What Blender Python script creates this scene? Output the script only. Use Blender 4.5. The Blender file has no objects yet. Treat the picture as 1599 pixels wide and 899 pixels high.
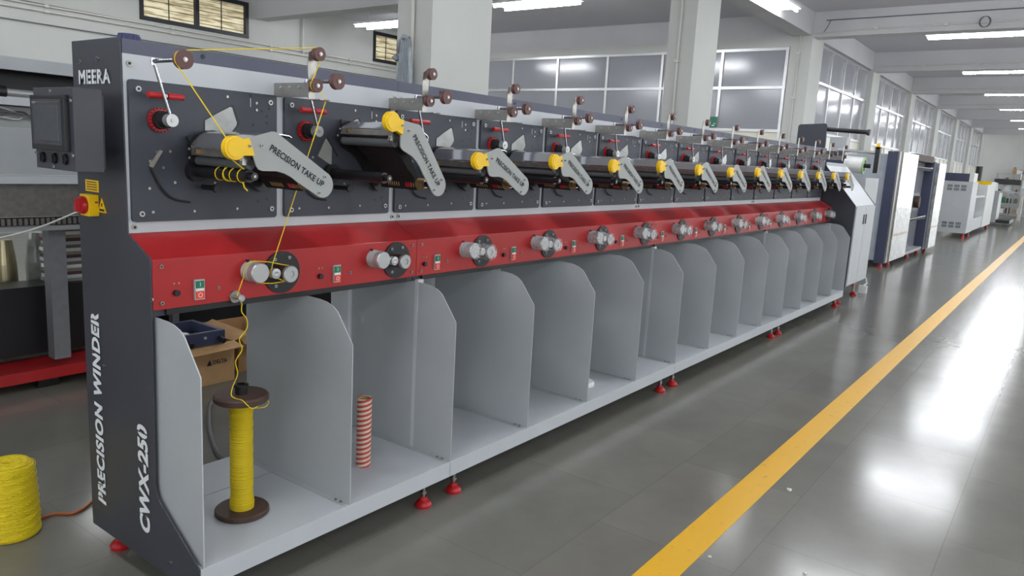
import bpy, math, random
from mathutils import Vector, Matrix
random.seed(7)
SC = bpy.context.scene
COL = SC.collection
PI = math.pi

# ------------------------------------------------------------------ camera
YAW, PITCH, ROLL, FPX = 0.6345, -0.1728, 0.0552, 1171.5
CAM = Vector((-1.264, -2.108, 1.5705))
fw = Vector((math.cos(YAW)*math.cos(PITCH), math.sin(YAW)*math.cos(PITCH), math.sin(PITCH)))
r0 = fw.cross(Vector((0, 0, 1))).normalized(); u0 = r0.cross(fw)
rr = math.cos(ROLL)*r0 + math.sin(ROLL)*u0
uu = -math.sin(ROLL)*r0 + math.cos(ROLL)*u0
cam_data = bpy.data.cameras.new('camera'); cam = bpy.data.objects.new('camera', cam_data); COL.objects.link(cam)
cam.matrix_world = Matrix(((rr.x, uu.x, -fw.x, CAM.x), (rr.y, uu.y, -fw.y, CAM.y), (rr.z, uu.z, -fw.z, CAM.z), (0, 0, 0, 1)))
cam_data.sensor_width = 36; cam_data.lens = FPX*36/1599; cam_data.clip_end = 200; cam_data.clip_start = 0.02
SC.camera = cam

# ------------------------------------------------------------------ light and exposure
world = bpy.data.worlds.new('world'); SC.world = world; world.use_nodes = True
bg = world.node_tree.nodes['Background']
bg.inputs[0].default_value = (0.94, 0.97, 1.0, 1); bg.inputs[1].default_value = 3.0
TUBE_POWER = 86.0
SC.view_settings.view_transform = 'Standard'; SC.view_settings.look = 'None'
SC.view_settings.exposure = 0.0; SC.view_settings.gamma = 1.0; SC.view_settings.use_curve_mapping = False

# ------------------------------------------------------------------ materials
def srgb(c):
    return tuple(((v/255)/12.92 if v/255 <= 0.04045 else ((v/255+0.055)/1.055)**2.4) for v in c)
def mat(name, rgb, rough=0.5, metal=0.0, var=0.06, vscale=6.0, bump=0.0, bscale=60.0, emit=0.0, alpha=None, trans=0.0, coat=0.0):
    m = bpy.data.materials.new(name); m.use_nodes = True
    nt = m.node_tree; b = nt.nodes['Principled BSDF']; c = srgb(rgb)
    b.inputs['Roughness'].default_value = rough; b.inputs['Metallic'].default_value = metal
    b.inputs['Coat Weight'].default_value = coat
    tc = nt.nodes.new('ShaderNodeTexCoord')
    if var > 0:
        n = nt.nodes.new('ShaderNodeTexNoise'); n.inputs['Scale'].default_value = vscale; n.inputs['Detail'].default_value = 4
        nt.links.new(tc.outputs['Object'], n.inputs['Vector'])
        r = nt.nodes.new('ShaderNodeValToRGB')
        r.color_ramp.elements[0].position = 0.3; r.color_ramp.elements[1].position = 0.7
        r.color_ramp.elements[0].color = (*[v*(1-var) for v in c], 1); r.color_ramp.elements[1].color = (*[min(1, v*(1+var)) for v in c], 1)
        nt.links.new(n.outputs['Fac'], r.inputs['Fac']); nt.links.new(r.outputs['Color'], b.inputs['Base Color'])
    else:
        b.inputs['Base Color'].default_value = (*c, 1)
    if bump > 0:
        n2 = nt.nodes.new('ShaderNodeTexNoise'); n2.inputs['Scale'].default_value = bscale; n2.inputs['Detail'].default_value = 3
        nt.links.new(tc.outputs['Object'], n2.inputs['Vector'])
        bp = nt.nodes.new('ShaderNodeBump'); bp.inputs['Strength'].default_value = bump; bp.inputs['Distance'].default_value = 0.01
        nt.links.new(n2.outputs['Fac'], bp.inputs['Height']); nt.links.new(bp.outputs['Normal'], b.inputs['Normal'])
    if emit > 0:
        b.inputs['Emission Color'].default_value = (*c, 1); b.inputs['Emission Strength'].default_value = emit
    if trans > 0: b.inputs['Transmission Weight'].default_value = trans
    if alpha is not None: b.inputs['Alpha'].default_value = alpha
    return m
M = {}
M['dark'] = mat('charcoal powder coat', (56, 58, 66), 0.45, var=0.04, bump=0.05, bscale=400)
M['dark2'] = mat('charcoal plate', (54, 58, 68), 0.5, var=0.04)
M['black'] = mat('black plastic', (22, 22, 25), 0.4, var=0.1)
M['topbeam'] = mat('slate blue powder coat', (80, 83, 100), 0.5, var=0.04)
M['matblack'] = mat('matt black plastic', (20, 20, 23), 0.75, var=0.05)
M['gunmetal'] = mat('grey rubber roller', (84, 88, 90), 0.35, var=0.05)
M['gloss_black'] = mat('glossy black metal', (22, 20, 24), 0.3, metal=0.0, var=0.05)
M['lgrey'] = mat('light grey powder coat', (190, 195, 199), 0.42, var=0.025, bump=0.04, bscale=350)
M['grey'] = mat('grey powder coat', (168, 173, 176), 0.4, var=0.03, bump=0.04, bscale=350)
M['armgrey'] = mat('warm grey painted plate', (158, 162, 160), 0.45, var=0.02)
M['red'] = mat('red enamel', (164, 36, 38), 0.3, var=0.05)
M['redplastic'] = mat('red plastic', (176, 26, 32), 0.35, var=0.05)
M['chrome'] = mat('chrome', (186, 186, 190), 0.14, metal=1.0, var=0.03)
M['cover'] = mat('polished steel cover', (215, 215, 217), 0.12, metal=0.9, var=0.0)
M['steel'] = mat('brushed steel', (165, 162, 156), 0.32, metal=0.9, var=0.12, vscale=30)
M['alu'] = mat('satin aluminium', (182, 184, 184), 0.35, metal=0.6, var=0.05)
M['brass'] = mat('brass spring', (150, 125, 85), 0.35, metal=0.8, var=0.1)
M['brown'] = mat('brown phenolic', (92, 58, 54), 0.45, var=0.08, vscale=30)
M['dbrown'] = mat('dark brown board', (70, 50, 42), 0.6, var=0.15, vscale=20)
M['yellow'] = mat('yellow plastic', (240, 196, 8), 0.4, var=0.03)
M['white'] = mat('white plastic', (225, 228, 226), 0.5, var=0.03)
M['letter_w'] = mat('white lettering', (222, 226, 228), 0.6, var=0.04)
M['letter_b'] = mat('black lettering', (28, 28, 30), 0.6, var=0.04)
M['green'] = mat('green button', (20, 110, 80), 0.4, var=0.03)
M['orange'] = mat('orange button', (225, 70, 40), 0.4, var=0.03)
M['screen'] = mat('grey touch screen', (72, 74, 78), 0.25, var=0.08, vscale=40)
M['blue'] = mat('dark blue plastic', (44, 48, 92), 0.45, var=0.1)
M['navy'] = mat('navy powder coat', (52, 58, 82), 0.45, var=0.05)
M['card'] = mat('brown cardboard', (184, 146, 102), 0.85, var=0.08, vscale=15)
M['wall'] = mat('white washed plaster', (194, 196, 191), 0.8, var=0.04, vscale=1.2, bump=0.08, bscale=12)
M['ceil'] = mat('grey white ceiling paint', (204, 203, 210), 0.85, var=0.03, vscale=1.0)
M['beam'] = mat('beam paint', (198, 198, 200), 0.8, var=0.04, vscale=1.5)
M['pipe'] = mat('white conduit', (205, 205, 198), 0.5, var=0.04)
M['cable'] = mat('grey cable', (95, 95, 98), 0.5, var=0.04)
M['cablew'] = mat('white cable', (205, 205, 200), 0.5, var=0.04)
M['cableo'] = mat('orange cable', (170, 88, 40), 0.5, var=0.04)
M['tube'] = mat('fluorescent tube', (248, 250, 255), 0.5, var=0, emit=TUBE_POWER)
M['pane'] = mat('grey laminated panel', (150, 151, 157), 0.14, var=0.04, vscale=0.7, bump=0.04, bscale=2.0)
M['pane2'] = mat('cream laminated panel', (225, 222, 205), 0.3, var=0.04, vscale=0.7)
M['frame'] = mat('aluminium frame', (205, 206, 206), 0.3, metal=0.55, var=0.04)
M['winframe'] = mat('black window frame', (36, 38, 44), 0.5, var=0.05)
M['tubewhite'] = mat('white wrapped film', (226, 226, 224), 0.3, var=0.05, bump=0.3, bscale=40)
M['wrap'] = mat('plastic wrapped panel', (142, 144, 140), 0.2, var=0.3, vscale=9, bump=1.0, bscale=9, coat=0.5)  # strong tone noise paints the crinkles' light and shade into the colour
M['wrapg'] = mat('plastic wrapped grey panel', (164, 170, 178), 0.18, var=0.08, vscale=6, bump=0.6, bscale=8, coat=0.4)
M['stack'] = mat('layered stock', (120, 116, 110), 0.7, var=0.2)
M['cloth'] = mat('grey blue rag', (158, 166, 172), 0.9, var=0.15, vscale=14)
M['postgrey'] = mat('mill finish steel tube', (118, 120, 124), 0.4, metal=0.2, var=0.08, vscale=20)
M['pale'] = mat('pale dusty board', (186, 194, 182), 0.7, var=0.08)
M['greenwhite'] = mat('pale green plastic', (170, 200, 150), 0.5, var=0.1)
M['copper'] = mat('bronze aluminium spool', (170, 160, 128), 0.28, metal=0.8, var=0.08, vscale=12)
M['scrap'] = mat('paper scrap', (228, 226, 220), 0.8, var=0.05)

def yarn_mat(name, rgb, ws=160.0, dist=3.0):
    m = mat(name, rgb, 0.6, var=0.0); nt = m.node_tree; b = nt.nodes['Principled BSDF']
    tc = nt.nodes.new('ShaderNodeTexCoord'); w = nt.nodes.new('ShaderNodeTexWave')
    w.wave_type = 'BANDS'; w.bands_direction = 'Z'; w.inputs['Scale'].default_value = ws; w.inputs['Distortion'].default_value = dist
    w.inputs['Detail'].default_value = 2
    nt.links.new(tc.outputs['Object'], w.inputs['Vector'])
    bp = nt.nodes.new('ShaderNodeBump'); bp.inputs['Strength'].default_value = 0.7; bp.inputs['Distance'].default_value = 0.003
    nt.links.new(w.outputs['Fac'], bp.inputs['Height']); nt.links.new(bp.outputs['Normal'], b.inputs['Normal'])
    r = nt.nodes.new('ShaderNodeValToRGB'); c = srgb(rgb)
    r.color_ramp.elements[0].color = (c[0]*0.78, c[1]*0.74, c[2]*0.6, 1); r.color_ramp.elements[1].color = (*c, 1)
    nt.links.new(w.outputs['Fac'], r.inputs['Fac']); nt.links.new(r.outputs['Color'], b.inputs['Base Color'])
    return m
M['yarn'] = mat('yellow twine', (238, 206, 20), 0.6, var=0.05, vscale=60)
M['yarnwound'] = yarn_mat('wound yellow twine', (240, 212, 18), 90, 2.0)
M['yarncone'] = yarn_mat('package of yellow twine', (244, 220, 22), 60, 5.0)

def ramp_mat(base, build):
    m = bpy.data.materials.new(base); m.use_nodes = True
    build(m.node_tree, m.node_tree.nodes['Principled BSDF']); return m
def floor_build(nt, b):
    tc = nt.nodes.new('ShaderNodeTexCoord')
    br = nt.nodes.new('ShaderNodeTexBrick'); br.offset = 0.37; br.inputs['Scale'].default_value = 1.0
    br.inputs['Brick Width'].default_value = 0.92; br.inputs['Row Height'].default_value = 0.62
    br.inputs['Mortar Size'].default_value = 0.0022; br.inputs['Mortar Smooth'].default_value = 0.3; br.inputs['Bias'].default_value = 0.0
    br.inputs['Color1'].default_value = (*srgb((116, 115, 108)), 1); br.inputs['Color2'].default_value = (*srgb((122, 120, 113)), 1)
    br.inputs['Mortar'].default_value = (*srgb((106, 104, 98)), 1)
    nt.links.new(tc.outputs['Object'], br.inputs['Vector'])
    n = nt.nodes.new('ShaderNodeTexNoise'); n.inputs['Scale'].default_value = 1.6; n.inputs['Detail'].default_value = 7; n.inputs['Roughness'].default_value = 0.65
    nt.links.new(tc.outputs['Object'], n.inputs['Vector'])
    r = nt.nodes.new('ShaderNodeValToRGB'); r.color_ramp.elements[0].position = 0.3; r.color_ramp.elements[1].position = 0.72
    r.color_ramp.elements[0].color = (0.86, 0.86, 0.86, 1); r.color_ramp.elements[1].color = (1.1, 1.11, 1.08, 1)
    nt.links.new(n.outputs['Fac'], r.inputs['Fac'])
    mx = nt.nodes.new('ShaderNodeMix'); mx.data_type = 'RGBA'; mx.blend_type = 'MULTIPLY'; mx.inputs[0].default_value = 1
    nt.links.new(br.outputs['Color'], mx.inputs[6]); nt.links.new(r.outputs['Color'], mx.inputs[7])
    nt.links.new(mx.outputs[2], b.inputs['Base Color'])
    n2 = nt.nodes.new('ShaderNodeTexNoise'); n2.inputs['Scale'].default_value = 3.5; n2.inputs['Detail'].default_value = 6
    nt.links.new(tc.outputs['Object'], n2.inputs['Vector'])
    mr = nt.nodes.new('ShaderNodeMapRange'); mr.inputs['To Min'].default_value = 0.12; mr.inputs['To Max'].default_value = 0.23
    nt.links.new(n2.outputs['Fac'], mr.inputs['Value']); nt.links.new(mr.outputs['Result'], b.inputs['Roughness'])
    n3 = nt.nodes.new('ShaderNodeTexNoise'); n3.inputs['Scale'].default_value = 5.0; n3.inputs['Detail'].default_value = 4
    nt.links.new(tc.outputs['Object'], n3.inputs['Vector'])
    bp = nt.nodes.new('ShaderNodeBump'); bp.inputs['Strength'].default_value = 0.05; bp.inputs['Distance'].default_value = 0.01
    nt.links.new(n3.outputs['Fac'], bp.inputs['Height']); nt.links.new(bp.outputs['Normal'], b.inputs['Normal'])
    b.inputs['Specular IOR Level'].default_value = 0.42
M['floor'] = ramp_mat('polished grey stone floor', floor_build)
def line_build(nt, b):
    tc = nt.nodes.new('ShaderNodeTexCoord'); n = nt.nodes.new('ShaderNodeTexNoise'); n.inputs['Scale'].default_value = 18; n.inputs['Detail'].default_value = 6
    nt.links.new(tc.outputs['Object'], n.inputs['Vector'])
    r = nt.nodes.new('ShaderNodeValToRGB'); r.color_ramp.elements[0].position = 0.25; r.color_ramp.elements[1].position = 0.38
    r.color_ramp.elements[0].color = (*srgb((206, 156, 24)), 1); r.color_ramp.elements[1].color = (*srgb((238, 182, 20)), 1)
    nt.links.new(n.outputs['Fac'], r.inputs['Fac']); nt.links.new(r.outputs['Color'], b.inputs['Base Color']); b.inputs['Roughness'].default_value = 0.38
M['line'] = ramp_mat('yellow floor paint', line_build)
def stripe_build(nt, b):
    tc = nt.nodes.new('ShaderNodeTexCoord'); sp = nt.nodes.new('ShaderNodeSeparateXYZ'); nt.links.new(tc.outputs['Object'], sp.inputs[0])
    at = nt.nodes.new('ShaderNodeMath'); at.operation = 'ARCTAN2'; nt.links.new(sp.outputs['Y'], at.inputs[0]); nt.links.new(sp.outputs['X'], at.inputs[1])
    m1 = nt.nodes.new('ShaderNodeMath'); m1.operation = 'MULTIPLY'; m1.inputs[1].default_value = 1/(2*PI); nt.links.new(at.outputs[0], m1.inputs[0])
    m2 = nt.nodes.new('ShaderNodeMath'); m2.operation = 'MULTIPLY_ADD'; m2.inputs[1].default_value = 46.0; nt.links.new(sp.outputs['Z'], m2.inputs[0]); 
    m0 = nt.nodes.new('ShaderNodeMath'); m0.operation = 'MULTIPLY'; m0.inputs[1].default_value = -2.0; nt.links.new(m1.outputs[0], m0.inputs[0]); nt.links.new(m0.outputs[0], m2.inputs[2])
    fr = nt.nodes.new('ShaderNodeMath'); fr.operation = 'FRACT'; nt.links.new(m2.outputs[0], fr.inputs[0])
    g = nt.nodes.new('ShaderNodeMath'); g.operation = 'GREATER_THAN'; g.inputs[1].default_value = 0.5; nt.links.new(fr.outputs[0], g.inputs[0])
    mx = nt.nodes.new('ShaderNodeMix'); mx.data_type = 'RGBA'; nt.links.new(g.outputs[0], mx.inputs[0])
    mx.inputs[6].default_value = (*srgb((214, 200, 178)), 1); mx.inputs[7].default_value = (*srgb((188, 70, 66)), 1)
    nt.links.new(mx.outputs[2], b.inputs['Base Color']); b.inputs['Roughness'].default_value = 0.7
M['stripe'] = ramp_mat('red and cream spiral paper', stripe_build)
def backlit_build(nt, b):
    tc = nt.nodes.new('ShaderNodeTexCoord'); mp = nt.nodes.new('ShaderNodeMapping'); mp.inputs['Scale'].default_value = (1.2, 1, 9)
    nt.links.new(tc.outputs['Object'], mp.inputs[0])
    n = nt.nodes.new('ShaderNodeTexNoise'); n.inputs['Scale'].default_value = 2.5; n.inputs['Detail'].default_value = 6; nt.links.new(mp.outputs[0], n.inputs['Vector'])
    r = nt.nodes.new('ShaderNodeValToRGB'); r.color_ramp.elements[0].position = 0.38; r.color_ramp.elements[1].position = 0.56
    r.color_ramp.elements[0].color = (*srgb((165, 150, 112)), 1); r.color_ramp.elements[1].color = (*srgb((226, 216, 182)), 1)
    nt.links.new(n.outputs['Fac'], r.inputs['Fac']); nt.links.new(r.outputs['Color'], b.inputs['Base Color'])
    nt.links.new(r.outputs['Color'], b.inputs['Emission Color']); b.inputs['Emission Strength'].default_value = 0.55; b.inputs['Roughness'].default_value = 0.3
M['backlit'] = ramp_mat('daylit dusty glass', backlit_build)
def film_build(nt, b):
    b.inputs['Base Color'].default_value = (0.9, 0.92, 0.93, 1); b.inputs['Roughness'].default_value = 0.12
    tc = nt.nodes.new('ShaderNodeTexCoord'); n = nt.nodes.new('ShaderNodeTexNoise'); n.inputs['Scale'].default_value = 60; nt.links.new(tc.outputs['Object'], n.inputs['Vector'])
    r = nt.nodes.new('ShaderNodeMapRange'); r.inputs['From Min'].default_value = 0.35; r.inputs['From Max'].default_value = 0.7; r.inputs['To Min'].default_value = 0.03; r.inputs['To Max'].default_value = 0.38
    nt.links.new(n.outputs['Fac'], r.inputs['Value']); nt.links.new(r.outputs['Result'], b.inputs['Alpha'])
    bp = nt.nodes.new('ShaderNodeBump'); bp.inputs['Strength'].default_value = 0.8; bp.inputs['Distance'].default_value = 0.01
    nt.links.new(n.outputs['Fac'], bp.inputs['Height']); nt.links.new(bp.outputs['Normal'], b.inputs['Normal'])
M['film'] = ramp_mat('clear crumpled plastic film', film_build)

# ------------------------------------------------------------------ mesh helpers
class MB:
    def __init__(s): s.v = []; s.f = []; s.mi = []; s.sm = []; s.mats = []
    def _m(s, m):
        if m not in s.mats: s.mats.append(m)
        return s.mats.index(m)
    def add(s, vs, fs, m, smooth=False):
        o = len(s.v); k = s._m(m); s.v += [tuple(v) for v in vs]
        for f in fs: s.f.append(tuple(i+o for i in f)); s.mi.append(k); s.sm.append(smooth)
        return s
    def box(s, x0, x1, y0, y1, z0, z1, m):
        vs = [(x0, y0, z0), (x1, y0, z0), (x1, y1, z0), (x0, y1, z0), (x0, y0, z1), (x1, y0, z1), (x1, y1, z1), (x0, y1, z1)]
        return s.add(vs, [(0, 3, 2, 1), (4, 5, 6, 7), (0, 1, 5, 4), (1, 2, 6, 5), (2, 3, 7, 6), (3, 0, 4, 7)], m)
    def prism(s, pts, axis, a0, a1, m, cm=None):
        # pts in the plane of the other two axes; axis x -> (y,z), y -> (x,z), z -> (x,y)
        def P(p, a): return {'x': (a, p[0], p[1]), 'y': (p[0], a, p[1]), 'z': (p[0], p[1], a)}[axis]
        n = len(pts); vs = [P(p, a0) for p in pts]+[P(p, a1) for p in pts]
        area = sum(pts[i][0]*pts[(i+1) % n][1]-pts[(i+1) % n][0]*pts[i][1] for i in range(n))
        flip = (area > 0) ^ (axis == 'y')
        a, b = tuple(range(n)), tuple(range(2*n-1, n-1, -1))
        side = [(i, i+n, (i+1) % n+n, (i+1) % n) for i in range(n)]
        if flip: a = a[::-1]; b = b[::-1]; side = [q[::-1] for q in side]
        s.add(vs, [a, b], m); 
        o = len(s.v)-2*n; k = s._m(cm or m)
        for q in side: s.f.append(tuple(i+o for i in q)); s.mi.append(k); s.sm.append(False)
        return s
    def frame_of(s, d):
        d = Vector(d).normalized(); a = Vector((0, 0, 1)) if abs(d.z) < 0.9 else Vector((1, 0, 0))
        u = d.cross(a).normalized(); return u, d.cross(u).normalized(), d
    def cyl(s, p0, p1, r, m, r1=None, seg=20, cap=True):
        p0 = Vector(p0); p1 = Vector(p1); r1 = r if r1 is None else r1; u, w, d = s.frame_of(p1-p0)
        vs = []
        for p, q in ((p0, r), (p1, r1)):
            vs += [p+u*(q*math.cos(2*PI*i/seg))+w*(q*math.sin(2*PI*i/seg)) for i in range(seg)]
        s.add(vs, [(i, (i+1) % seg, (i+1) % seg+seg, i+seg) for i in range(seg)], m, True)
        if cap:
            s.add(vs, [tuple(range(seg))[::-1], tuple(range(seg, 2*seg))], m)
        return s
    def lathe(s, prof, p0, d, m, seg=24, close=False):
        # prof: (radius, distance along d)
        p0 = Vector(p0); u, w, d = s.frame_of(d); n = len(prof); vs = []
        for r, h in prof: vs += [p0+d*h+u*(r*math.cos(2*PI*i/seg))+w*(r*math.sin(2*PI*i/seg)) for i in range(seg)]
        fs = [(k*seg+i, k*seg+(i+1) % seg, (k+1)*seg+(i+1) % seg, (k+1)*seg+i) for k in range(n-1) for i in range(seg)]
        if close: fs += [((n-1)*seg+i, (n-1)*seg+(i+1) % seg, (i+1) % seg, i) for i in range(seg)]
        s.add(vs, fs, m, False)
        return s
    def tube(s, pts, r, m, seg=8, closed=False):
        pts = [Vector(p) for p in pts]; n = len(pts); vs = []; pu = None
        for i, p in enumerate(pts):
            a = pts[i-1] if (i > 0 or closed) else p; b = pts[(i+1) % n] if (i < n-1 or closed) else p
            d = (b-a).normalized()
            if pu is None: u, w, _ = s.frame_of(d)
            else:
                u = (pu-d*pu.dot(d))
                u = u.normalized() if u.length > 1e-6 else s.frame_of(d)[0]
                w = d.cross(u)
            pu = u; vs += [p+u*(r*math.cos(2*PI*k/seg))+w*(r*math.sin(2*PI*k/seg)) for k in range(seg)]
        e = n if closed else n-1
        fs = [(i*seg+k, i*seg+(k+1) % seg, ((i+1) % n)*seg+(k+1) % seg, ((i+1) % n)*seg+k) for i in range(e) for k in range(seg)]
        s.add(vs, fs, m, True)
        if not closed: s.add(vs, [tuple(range(seg))[::-1], tuple(range((n-1)*seg, n*seg))], m)
        return s
    def build(s, name, parent=None, loc=None, bevel=0.0):
        me = bpy.data.meshes.new(name); me.from_pydata([tuple(v) for v in s.v], [], s.f)
        for m in s.mats: me.materials.append(m)
        me.polygons.foreach_set('material_index', s.mi); me.polygons.foreach_set('use_smooth', s.sm); me.update()
        me.validate()
        o = bpy.data.objects.new(name, me); COL.objects.link(o)
        if parent: o.parent = parent
        if loc: o.location = loc
        if bevel:
            b = o.modifiers.new('bevel', 'BEVEL'); b.width = bevel; b.segments = 2; b.limit_method = 'ANGLE'
        return o
def smooth_path(pts, k=6):
    pts = [Vector(p) for p in pts]; out = []
    for i in range(len(pts)-1):
        a = pts[max(i-1, 0)]; b = pts[i]; c = pts[i+1]; d = pts[min(i+2, len(pts)-1)]
        for j in range(k):
            t = j/k; out.append(0.5*((2*b)+(c-a)*t+(2*a-5*b+4*c-d)*t*t+(3*b-a-3*c+d)*t**3))
    out.append(pts[-1]); return out
def arc(cx, cy, r, a0, a1, n):
    return [(cx+r*math.cos(math.radians(a0+(a1-a0)*i/n)), cy+r*math.sin(math.radians(a0+(a1-a0)*i/n))) for i in range(n+1)]
def tag(o, label, cat, group=None, kind=None):
    if label: o['label'] = label
    if cat: o['category'] = cat
    if group: o['group'] = group
    if kind: o['kind'] = kind
    return o
def thing(name, label, cat, loc=(0, 0, 0), group=None):
    o = bpy.data.objects.new(name, None); COL.objects.link(o); o.location = loc; o.empty_display_size = 0.1
    return tag(o, label, cat, group)
def struct(mb, name, parent=None):
    o = mb.build(name, parent)
    if not parent: o['kind'] = 'structure'
    return o
def copy_part(o, parent, loc=None):
    c = o.copy(); COL.objects.link(c); c.parent = parent
    if loc is not None: c.location = loc
    for ch in list(o.children): copy_part(ch, c)
    return c
TXT = {}
def letters(name, s, origin, xd, yd, length, height, m, parent, bold=0.0, thick=0.0012, shear=0.0, bridge=None, spacing=1.0):
    cu = bpy.data.curves.new(name, 'FONT'); cu.body = s; cu.size = 1; cu.offset = bold; cu.shear = shear; cu.resolution_u = 3; cu.space_character = spacing
    to = bpy.data.objects.new(name, cu); COL.objects.link(to); bpy.context.view_layer.update()
    me = bpy.data.meshes.new_from_object(to.evaluated_get(bpy.context.evaluated_depsgraph_get()))
    vs = [v.co.copy() for v in me.vertices]; fs = [tuple(p.vertices) for p in me.polygons]
    COL.objects.unlink(to); bpy.data.objects.remove(to); bpy.data.meshes.remove(me)
    x0 = min(v.x for v in vs); x1 = max(v.x for v in vs); y0 = min(v.y for v in vs); y1 = max(v.y for v in vs)
    xd = Vector(xd); yd = Vector(yd); nd = xd.cross(yd); o = Vector(origin)
    def P(x, y, h): return o+xd*((x-x0)/(x1-x0)*length)+yd*((y-y0)/(y1-y0)*height)+nd*h
    mb = MB(); n = len(vs)
    mb.add([P(v.x, v.y, thick) for v in vs], fs, m)
    if bridge:
        # stencil bridges: thin strips of the panel showing through the letters
        for fr in bridge[1]:
            w = max(0.004, height*0.085)
            a = o+xd*(fr[0]*length-w/2)+nd*(thick+0.0002); 
            h0, h1 = fr[1]*height, fr[2]*height
            mb.add([a+yd*h0, a+xd*w+yd*h0, a+xd*w+yd*h1, a+yd*h1], [(0, 1, 2, 3)], bridge[0])
    return mb.build(name, parent)

# ------------------------------------------------------------------ room shell
ZC = 4.27; ZB = 3.86; YC = 1.9
GRID = [-6.5, -1.75, 3.0, 7.66, 12.45, 17.25, 22.05, 26.85, 31.65, 36.45, 41.25]
XE = 44.2; YW = 10.89; YR = -7.2; XB = -8.0
struct(MB().box(XB, XE, YR, YW+0.3, -0.1, 0, M['floor']), 'floor')
struct(MB().box(XB, XE, YR-0.2, YW+0.3, ZC, ZC+0.15, M['ceil']), 'ceiling')
tag(MB().box(-4, 43.5, -1.086, -0.944, 0.0, 0.0016, M['line']).build('floor_marking_line'), 'yellow painted stripe running along the grey floor beside the winding machine', 'floor marking')
# back wall with high windows
wb = MB(); WZ0, WZ1 = 3.5, 4.15
wins = [(5.45, 7.53), (10.69, 12.3)]
wb.box(XB, 13, YW, YW+0.25, 0, WZ0, M['wall']); wb.box(XB, 13, YW, YW+0.25, WZ1, ZC, M['wall'])
xs = XB
for a, b in wins: wb.box(xs, a, YW, YW+0.25, WZ0, WZ1, M['wall']); xs = b
wb.box(xs, 13, YW, YW+0.25, WZ0, WZ1, M['wall'])
struct(wb, 'wall_back')
for n, (a, b) in enumerate(wins):
    f = MB(); t = 0.07
    f.box(a, b, YW-0.02, YW+0.1, WZ0, WZ0+t, M['winframe']).box(a, b, YW-0.02, YW+0.1, WZ1-t, WZ1, M['winframe'])
    for x in (a, (a+b)/2-t/2, b-t): f.box(x, x+t, YW-0.019, YW+0.099, WZ0, WZ1, M['winframe'])
    w = struct(f, 'window_%d' % (n+1))
    for q in (0, 1):
        x0 = a+t if q == 0 else (a+b)/2+t/2; x1 = (a+b)/2-t/2 if q == 0 else b-t
        MB().box(x0, x1, YW+0.05, YW+0.06, WZ0+t, WZ1-t, M['backlit']).build('pane', w)
        g = MB()
        for z in (3.62, 3.73, 3.84, 3.95, 4.06): g.box(x0, x1, YW+0.03, YW+0.042, z, z+0.008, M['black'])
        g.box((x0+x1)/2-0.006, (x0+x1)/2+0.006, YW+0.029, YW+0.043, WZ0+t, WZ1-t, M['black'])
        g.build('window_bars', w)
# side walls out of frame, open to daylight through large windows
rw = MB(); rw.box(XB, XE, YR-0.2, YR, 0, 0.9, M['wall']).box(XB, XE, YR-0.2, YR, 3.5, ZC, M['wall'])
for g in GRID: rw.box(g, g+0.7, YR-0.2, YR, 0.9, 3.5, M['wall'])
struct(rw, 'wall_right')
struct(MB().box(XB-0.2, XB, YR, YW, 0, 1.0, M['wall']).box(XB-0.2, XB, YR, YW, 3.4, ZC, M['wall']).box(XB-0.2, XB, 1.9, 2.6, 1, 3.4, M['wall']).box(XB-0.2, XB, 8, YW, 1, 3.4, M['wall']), 'wall_left')
# end wall with an open doorway beyond the frame
we = MB(); we.box(XE, XE+0.25, -1.3, YC+0.8, 0, ZC, M['wall']).box(XE, XE+0.25, YR, -1.3, 3.6, ZC, M['wall']).box(XE, XE+0.25, YR, -5.6, 0, 3.6, M['wall'])
struct(we, 'wall_end')
# columns
for n, g in enumerate(GRID):
    struct(MB().box(g, g+0.7, YC, YC+0.36, 0, ZC, M['wall']), 'trim_%d' % (n+1))
# beams: cross beams at each grid line and a longitudinal beam along the column line
bn = len(GRID)+1
for g in GRID:
    struct(MB().box(g, g+0.3, YR, YC-0.001, ZB, ZC, M['beam']), 'trim_%d' % bn); bn += 1
for g in GRID[:5]:
    struct(MB().box(g, g+0.3, YC+0.361, YW, ZB+0.02, ZC, M['beam']), 'trim_%d' % bn); bn += 1
for a, b in zip(GRID[:-1], GRID[1:]):
    struct(MB().box(a+0.701, b-0.001, YC+0.02, YC+0.32, ZB+0.03, ZC, M['beam']), 'trim_%d' % bn); bn += 1
# conduits: on back wall (two parallel runs), on columns, on beams
def conduit(pts, r, m=M['pipe'], clips=()):
    global bn
    mb = MB().tube(pts, r, m)
    for c in clips: mb.box(c[0]-0.03, c[0]+0.03, c[1]-0.03, c[1]+0.03, c[2]-0.02, c[2]+0.02, m)
    struct(mb, 'trim_%d' % bn); bn += 1
for z in (3.44, 3.36): conduit([(XB+1, YW-0.03, z-0.0), (12.2, YW-0.03, z)], 0.016, clips=[(x, YW-0.03, z) for x in range(-4, 12, 2)])
conduit([(XB+1, YW-0.03, 3.17), (12.2, YW-0.03, 3.17)], 0.008, M['cable'])
conduit([(XB+1, YW-0.03, 3.56), (5.3, YW-0.03, 3.45)], 0.006, M['cable'])
conduit([(8.75, YW-0.06, 3.4), (8.75, YW-0.06, 4.2)], 0.02)
conduit([(2.98, YC+0.18, 0.5), (2.98, YC+0.18, 3.8)], 0.016)
conduit([(7.64, YC+0.2, 0.5), (7.64, YC+0.2, 3.8)], 0.016, clips=[(7.64, YC+0.2, 2.85)])
conduit([(12.43, YC+0.2, 0.5), (12.43, YC+0.2, 3.9), (12.43, 1.0, 3.95), (12.43, -6.8, 3.99)], 0.014, clips=[(12.43, YC+0.2, 2.85), (12.43, YC+0.2, 3.6), (12.43, 0.9, 3.95), (12.43, -0.1, 3.95)])
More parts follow.
